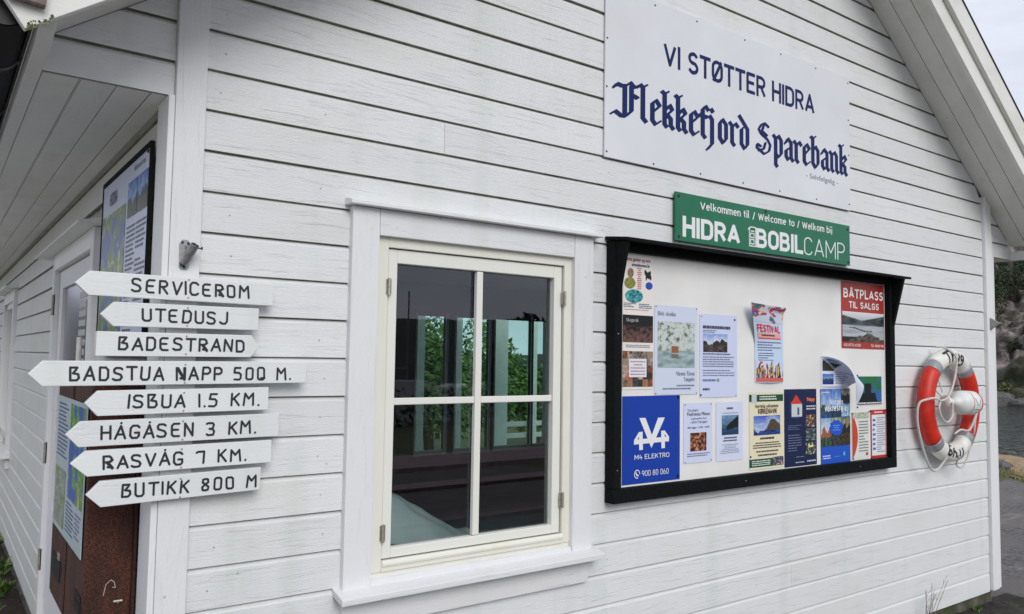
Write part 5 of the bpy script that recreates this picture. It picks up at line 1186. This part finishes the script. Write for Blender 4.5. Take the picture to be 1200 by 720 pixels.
for (u0, u1, m) in ((.205, .209, M_red), (.296, .305, M_red)):
    ob('printed_band', MB().grid(2, 20, lambda a, c: bot(u0 + a * (u1 - u0), -50 + c * 110)), m, b, recalc=False)
bl = MB(); pen(bl, [(.275, 20), (.29, -5), (.31, -20), (.325, 5)], .006, lambda u, v: bot(u, v)); ob('label_mark', hand([[(.225, 25), (.24, -5), (.26, -12), (.28, 18)], [(.225, -30), (.285, -30)]], bot, (.003, 2.2)), plain('blue_grey_print', (.25, .35, .42), .5), b, recalc=False)

# ------------------------------------------------------------------ rusty cabinet on the side wall, maps
t = thing('rusty_cabinet', (0, .5, .70), 'rust brown steel pay cabinet mounted on the side wall behind the arrow boards', 'cabinet')
CXF = -.147
ob('body', MB().box(CXF, -.008, .17, .93, .70, 1.568), M_rust, t, .004)
ob('wall_plate', MB().box(-.0075, -.001, .15, .95, .68, 1.58), M_rust, t)
ob('door_panel', MB().box(CXF - .004, CXF - .0005, .545, .925, .715, 1.55), M_rust, t, .0015)
M_slot = plain('dark_slot', (.006, .005, .005), .7)
ob('slot', MB().prism([(.62, .84), (.86, .84), (.86, .865), (.62, .865)], lambda p, q: (q, p[0], p[1]), CXF - .006, CXF - .002), M_slot, t)
ob('slot', MB().box(CXF - .008, CXF - .004, .64, .86, .80, .875), M_slot, t)
ob('slot', MB().box(CXF - .004, CXF - .0005, .19, .31, .80, .832), M_slot, t)
ob('slot', MB().box(CXF - .004, CXF - .0005, .19, .31, .836, .862), M_slot, t)
ob('coin_plate', MB().box(CXF - .010, CXF - .005, .66, .70, .875, .90), M_hinge, t, .001)
sk = MB(); 
for ln in ([(-.088, .862), (-.082, .895), (-.068, .908), (-.058, .900), (-.054, .882), (-.062, .884)],): pen(sk, ln, .0022, lambda a, c: (a, .1692, c))
ob('chalk_scribble', sk, plain('chalk', (.45, .38, .33), .9), t, recalc=False)
ob('lock', MB().lathe([(0, .006), (.008, .005)], (-.046, .17, .838), (0, -1, 0), 12).tube([(-.060, .160, .841), (-.034, .160, .841)], .004, 6), M_hinge, t)
def map_paint(sea, land, seed, cut=0.05, roads=True):
    sea, land = lin(sea), lin(land)
    def f(u, v):
        q = fbm(u * 3.2, v * 4.6, seed)
        if q > cut:
            c = mixc(land, lin((150, 170, 90)), fbm(u * 12, v * 12, seed + 1)); 
            if roads and abs(N(u * 5, v * 5, seed + 4)) < .03: c = lin((220, 200, 150))
            return c
        return mixc(sea, lin((110, 140, 200)), .3 + fbm(u * 6, v * 6, seed + 2)) if q > cut - .12 else sea
    return f
def side_fn(x, y0, y1, z0, z1): return lambda u, v: (x, y1 + (y0 - y1) * u, z0 + (z1 - z0) * v)
def slines(nm, fn, rows, par, rgb, seed):
    r = random.Random(seed); mb = MB()
    for (u0, u1, v1, n, p) in rows:
        for i in range(n):
            x = u0; e_ = u1 - r.choice((0, 0, .03, .08))
            while x < e_:
                w_ = min(r.uniform(.02, .07), e_ - x); z_ = v1 - i * p; mb.add([fn(x, z_), fn(x + w_, z_), fn(x + w_, z_ + p * .42), fn(x, z_ + p * .42)], [(0, 1, 2, 3)]); x += w_ + .008
    ob(nm, mb, ink(rgb), par, recalc=False)
t = thing('island_map', (0, .6, 1.62), 'large black framed island map on the side wall above the cabinet', 'map')
ob('map_frame', MB().box(-.016, -.001, .139, .148, 1.64, 2.335).box(-.016, -.001, 1.03, 1.037, 1.64, 2.335).box(-.016, -.001, .148, 1.03, 2.316, 2.335).box(-.016, -.001, .148, 1.03, 1.62, 1.66), M_blackwood, t, .001)
ob('map_sheet', MB().box(-.012, -.002, .148, 1.03, 1.66, 2.315), ink((196, 202, 222)), t)
fn = side_fn(-.0135, .148, 1.03, 1.66, 2.315)
ob('picture', picture_mb(fn, .02, .02, .56, .80, map_paint((74, 92, 146), (92, 124, 66), 3, -.05), 60, 60), M_print, t, recalc=False)
ob('picture', picture_mb(fn, .60, .70, .78, .90, landscape((30, 90, 170), (90, 150, 210), (50, 56, 44), (60, 66, 50), .4, .3, 3, 1), 18, 18), M_print, t, recalc=False)
ob('picture', picture_mb(fn, .79, .70, .98, .90, landscape((40, 90, 180), (110, 150, 210), (30, 40, 50), (60, 70, 50), .5, .3, 3, 2), 18, 18), M_print, t, recalc=False)
ob('lettering', text_mb('HIDRA', fn, .18, .36, .85, .93, .02), ink((60, 64, 80)), t, recalc=False)
ob('lettering', text_mb('Velkommen til oss', fn, .70, .92, .945, .975, .01), ink((70, 74, 90)), t, recalc=False)
slines('printed_text', fn, [(.60, .77, .64, 12, .026), (.79, .97, .64, 6, .026), (.79, .97, .44, 5, .026), (.60, .77, .28, 9, .026), (.79, .97, .28, 7, .026)], t, (84, 88, 110), 4)
for v in (.30, .98): 
    p = fn(.99, v); ob('screw', MB().lathe([(0, .008), (.006, .006)], (-.016, p[1], p[2]), (-1, 0, 0), 8), M_screw, t)
t = thing('harbour_chart', (CXF, .55, .97), 'smaller coloured chart sheet fixed on the front of the rusty cabinet', 'map')
ob('chart_sheet', MB().box(CXF - .0075, CXF - .0045, .20, .90, .975, 1.462), ink((176, 190, 196)), t)
fn = side_fn(CXF - .0085, .20, .90, .975, 1.462)
ob('picture', picture_mb(fn, .50, .30, .98, .97, map_paint((56, 92, 180), (86, 150, 60), 8, -.02), 46, 46), M_print, t, recalc=False)
ob('picture', picture_mb(fn, .04, .04, .42, .46, map_paint((150, 160, 150), (120, 140, 110), 12, .0), 30, 30), M_print, t, recalc=False)
slines('printed_text', fn, [(.05, .42, .94, 14, .03), (.48, .74, .26, 8, .028)], t, (90, 106, 150), 9)
slines('printed_text', fn, [(.78, .96, .24, 6, .03)], t, (130, 120, 170), 10)

# ------------------------------------------------------------------ inside the room
t = thing('storage_bench', (1.1, .5, .03), 'dark bench inside the room under the window', 'bench')
ob('bench_top', MB().box(.35, 1.60, .22, .80, .70, .74), M_floor_in, t, .004)
for (x, y) in ((.4, .27), (1.54, .27), (.4, .74), (1.54, .74)): ob('leg', MB().box(x, x + .05, y, y + .05, .03, .70), M_floor_in, t)
def tarp(a, b):
    x = .36 + a * 1.22; y = .17 + b * .62; hh = .44 * (1 - sm(.35, 1.0, a) * .86) * math.sin(PI * min(1, max(0, .08 + b * .84))) ** .6
    z = .742 + hh * (.86 + .25 * fbm(a * 3, b * 3, 2)) + .035 * abs(N(a * 7 + b * 3, b * 5, 4))
    return (x, y, max(.742, z))
o = ob('tarpaulin_bundle', MB().grid(44, 30, tarp), M_tarp, smooth=True); tagm(o, 'crumpled pale blue tarpaulin bundle just inside the lower left pane', 'tarpaulin')

# ------------------------------------------------------------------ across the quay, mirrored in the panes
def picnic(x0, x1, yc, label):
    t = thing('picnic_table', ((x0 + x1) / 2, yc, -.1), label, 'picnic table')
    for i in range(5): box('tabletop_plank', (x0, x1, yc - .38 + i * .155, yc - .24 + i * .155, .68, .72), M_table, t)
    for sgn in (-1, 1):
        for i in range(2): box('seat_plank', (x0, x1, yc + sgn * .72 - .14 + i * .145, yc + sgn * .72 - .005 + i * .145, .33, .37), M_table, t)
    for x in (x0 + .35, x1 - .35):
        for sgn in (-1, 1):
            ob('leg', MB().prism([(yc + sgn * .22, .68), (yc + sgn * .34, .68), (yc + sgn * .72, -.1), (yc + sgn * .60, -.1)], lambda p, q: (q, p[0], p[1]), x - .02, x + .025), M_table, t)
        box('brace', (x + .026, x + .07, yc - .85, yc + .85, .24, .33), M_table, t)
picnic(1.7, 5.6, -3.45, 'long brown picnic table on the asphalt opposite the window')
t = thing('hedge', (7, -15.5, -.1), 'dark clipped hedge along the far side of the quay', 'hedge'); mb = MB(); rn = random.Random(4)
for i in range(26): leafmass(mb, (2.5 + i * .9, -14.9 + .2 * rn.random(), .35), (.7, .5, .55), 130, .09, rn)
ob('foliage', mb, M_leafdark, t, recalc=False)
for i, (x, y, h, lb) in enumerate([(23.05, -42.0, 12.2, 'moored sailing boat mast furthest left in the reflection'), (23.75, -41.6, 11.6, 'shorter mast of the moored sailing boat next to the taller one')]):
    t = thing('sailing_boat', (x, y, -1.0), lb, 'boat', 'sailing boats moored across the harbour')
    hullp = [(-3.6, .7), (3.4, .7), (4.2, .9), (3.0, -.2), (-3.2, -.2)]
    ob('hull', MB().prism([(p[0], p[1]) for p in hullp], lambda p, q: (x + p[0], y + q * (1 - .12 * abs(p[0])), -1 + p[1]), -1.1, 1.1), M_ringwhite, t)
    ob('cabin', MB().box(x - 1.6, x + 1.2, y - .6, y + .6, -.3, .15), M_ringwhite, t, .05)
    ob('mast', MB().tube([(x, y, -.3), (x, y, h * .5)], .05, 8), M_steel, t)
    ob('boom', MB().tube([(x, y, .9), (x - 2.6, y, .9)], .05, 8), M_steel, t)
bush('broadleaf_tree', 'round dark tree across the quay mirrored in the upper right pane', 'tree', 18.0, -21.7, -.6, 2.6, 4.6, 7000, .17, M_leafdark, 97)
# ------------------------------------------------------------------ weeds
def weed(label, x, y, z, n, ln, mat, seed, spread=.6, wdt=.012):
    r = random.Random(seed); mb = MB()
    for i in range(n):
        a = r.uniform(0, 2 * PI); l_ = ln * r.uniform(.5, 1); s_ = r.uniform(.1, spread)
        p0 = Vector((x + r.uniform(-.03, .03), y + r.uniform(-.02, .02), z)); d = Vector((math.cos(a) * s_, math.sin(a) * s_ * .6, 1)).normalized()
        side_ = d.cross(Vector((math.sin(a), .3, .2))).normalized() * wdt * r.uniform(.6, 1.4)
        m = p0 + d * l_ * .6; e_ = p0 + d * l_ + Vector((math.cos(a), math.sin(a), -.6)) * l_ * .25 * s_
        mb.add([p0 - side_ * .3, p0 + side_ * .3, m + side_, m - side_], [(0, 1, 2, 3)]); mb.add([m - side_, m + side_, e_], [(0, 1, 2)])
    o = ob('weed', mb, mat, recalc=False); tagm(o, label, 'weed', 'weeds growing along the foot of the walls'); return o
weed('small green weed just left of the right house corner', 5.45, -.02, -.09, 60, .055, M_weed, 3, .8, .004)
weed('green weed in the dark gap under the gable boards', 5.05, -.02, -.09, 50, .06, M_weed, 4, .8, .004)
weed('mossy tuft at the base of the dry twiggy plant', 4.62, -.03, -.1, 60, .08, M_weed, 5, .8, .004)
weed('tiny weed between the other two by the right corner', 5.25, -.03, -.1, 40, .05, M_leafdark, 6, .9, .004)
for i, (x, y, l_, n, lb) in enumerate([(-.09, 3.95, .15, 60, 'largest leafy weed on the soil by the side wall'), (-.05, 4.6, .16, 50, 'second leafy weed along the side wall behind the largest'), (-.05, 5.5, .17, 50, 'leafy weed furthest back along the side wall'), (-.17, 3.5, .12, 40, 'small weed on the bare soil nearest the door')]):
    weed(lb, x, y, -.07, n, l_, M_weed, 20 + i, 1.1, .014)
t = thing('dry_plant', (4.68, -.05, -.1), 'dry leafless twiggy plant against the lowest gable boards', 'plant'); r = random.Random(2); mb = MB()
for i in range(9):
    a = r.uniform(-.5, .9); l_ = r.uniform(.14, .36); p0 = Vector((4.66 + r.uniform(-.04, .04), -.05, -.1)); p1 = p0 + Vector((a * .25 * l_ * 2, -.02, l_ * .6)); p2 = p0 + Vector((a * .9 * l_, -.03, l_))
    mb.tube([p0, p1, p2], [.0020, .0015, .0008], 5)
    for j in range(3):
        q = p1.lerp(p2, j / 3); mb.tube([q, q + Vector((r.uniform(-.04, .05), -.005, r.uniform(.02, .05)))], [.0015, .0006], 4)
ob('twigs', mb, M_twig, t)
print('objects', len(bpy.data.objects), 'tris', sum(len(o.data.polygons) for o in bpy.data.objects if o.type == 'MESH'))
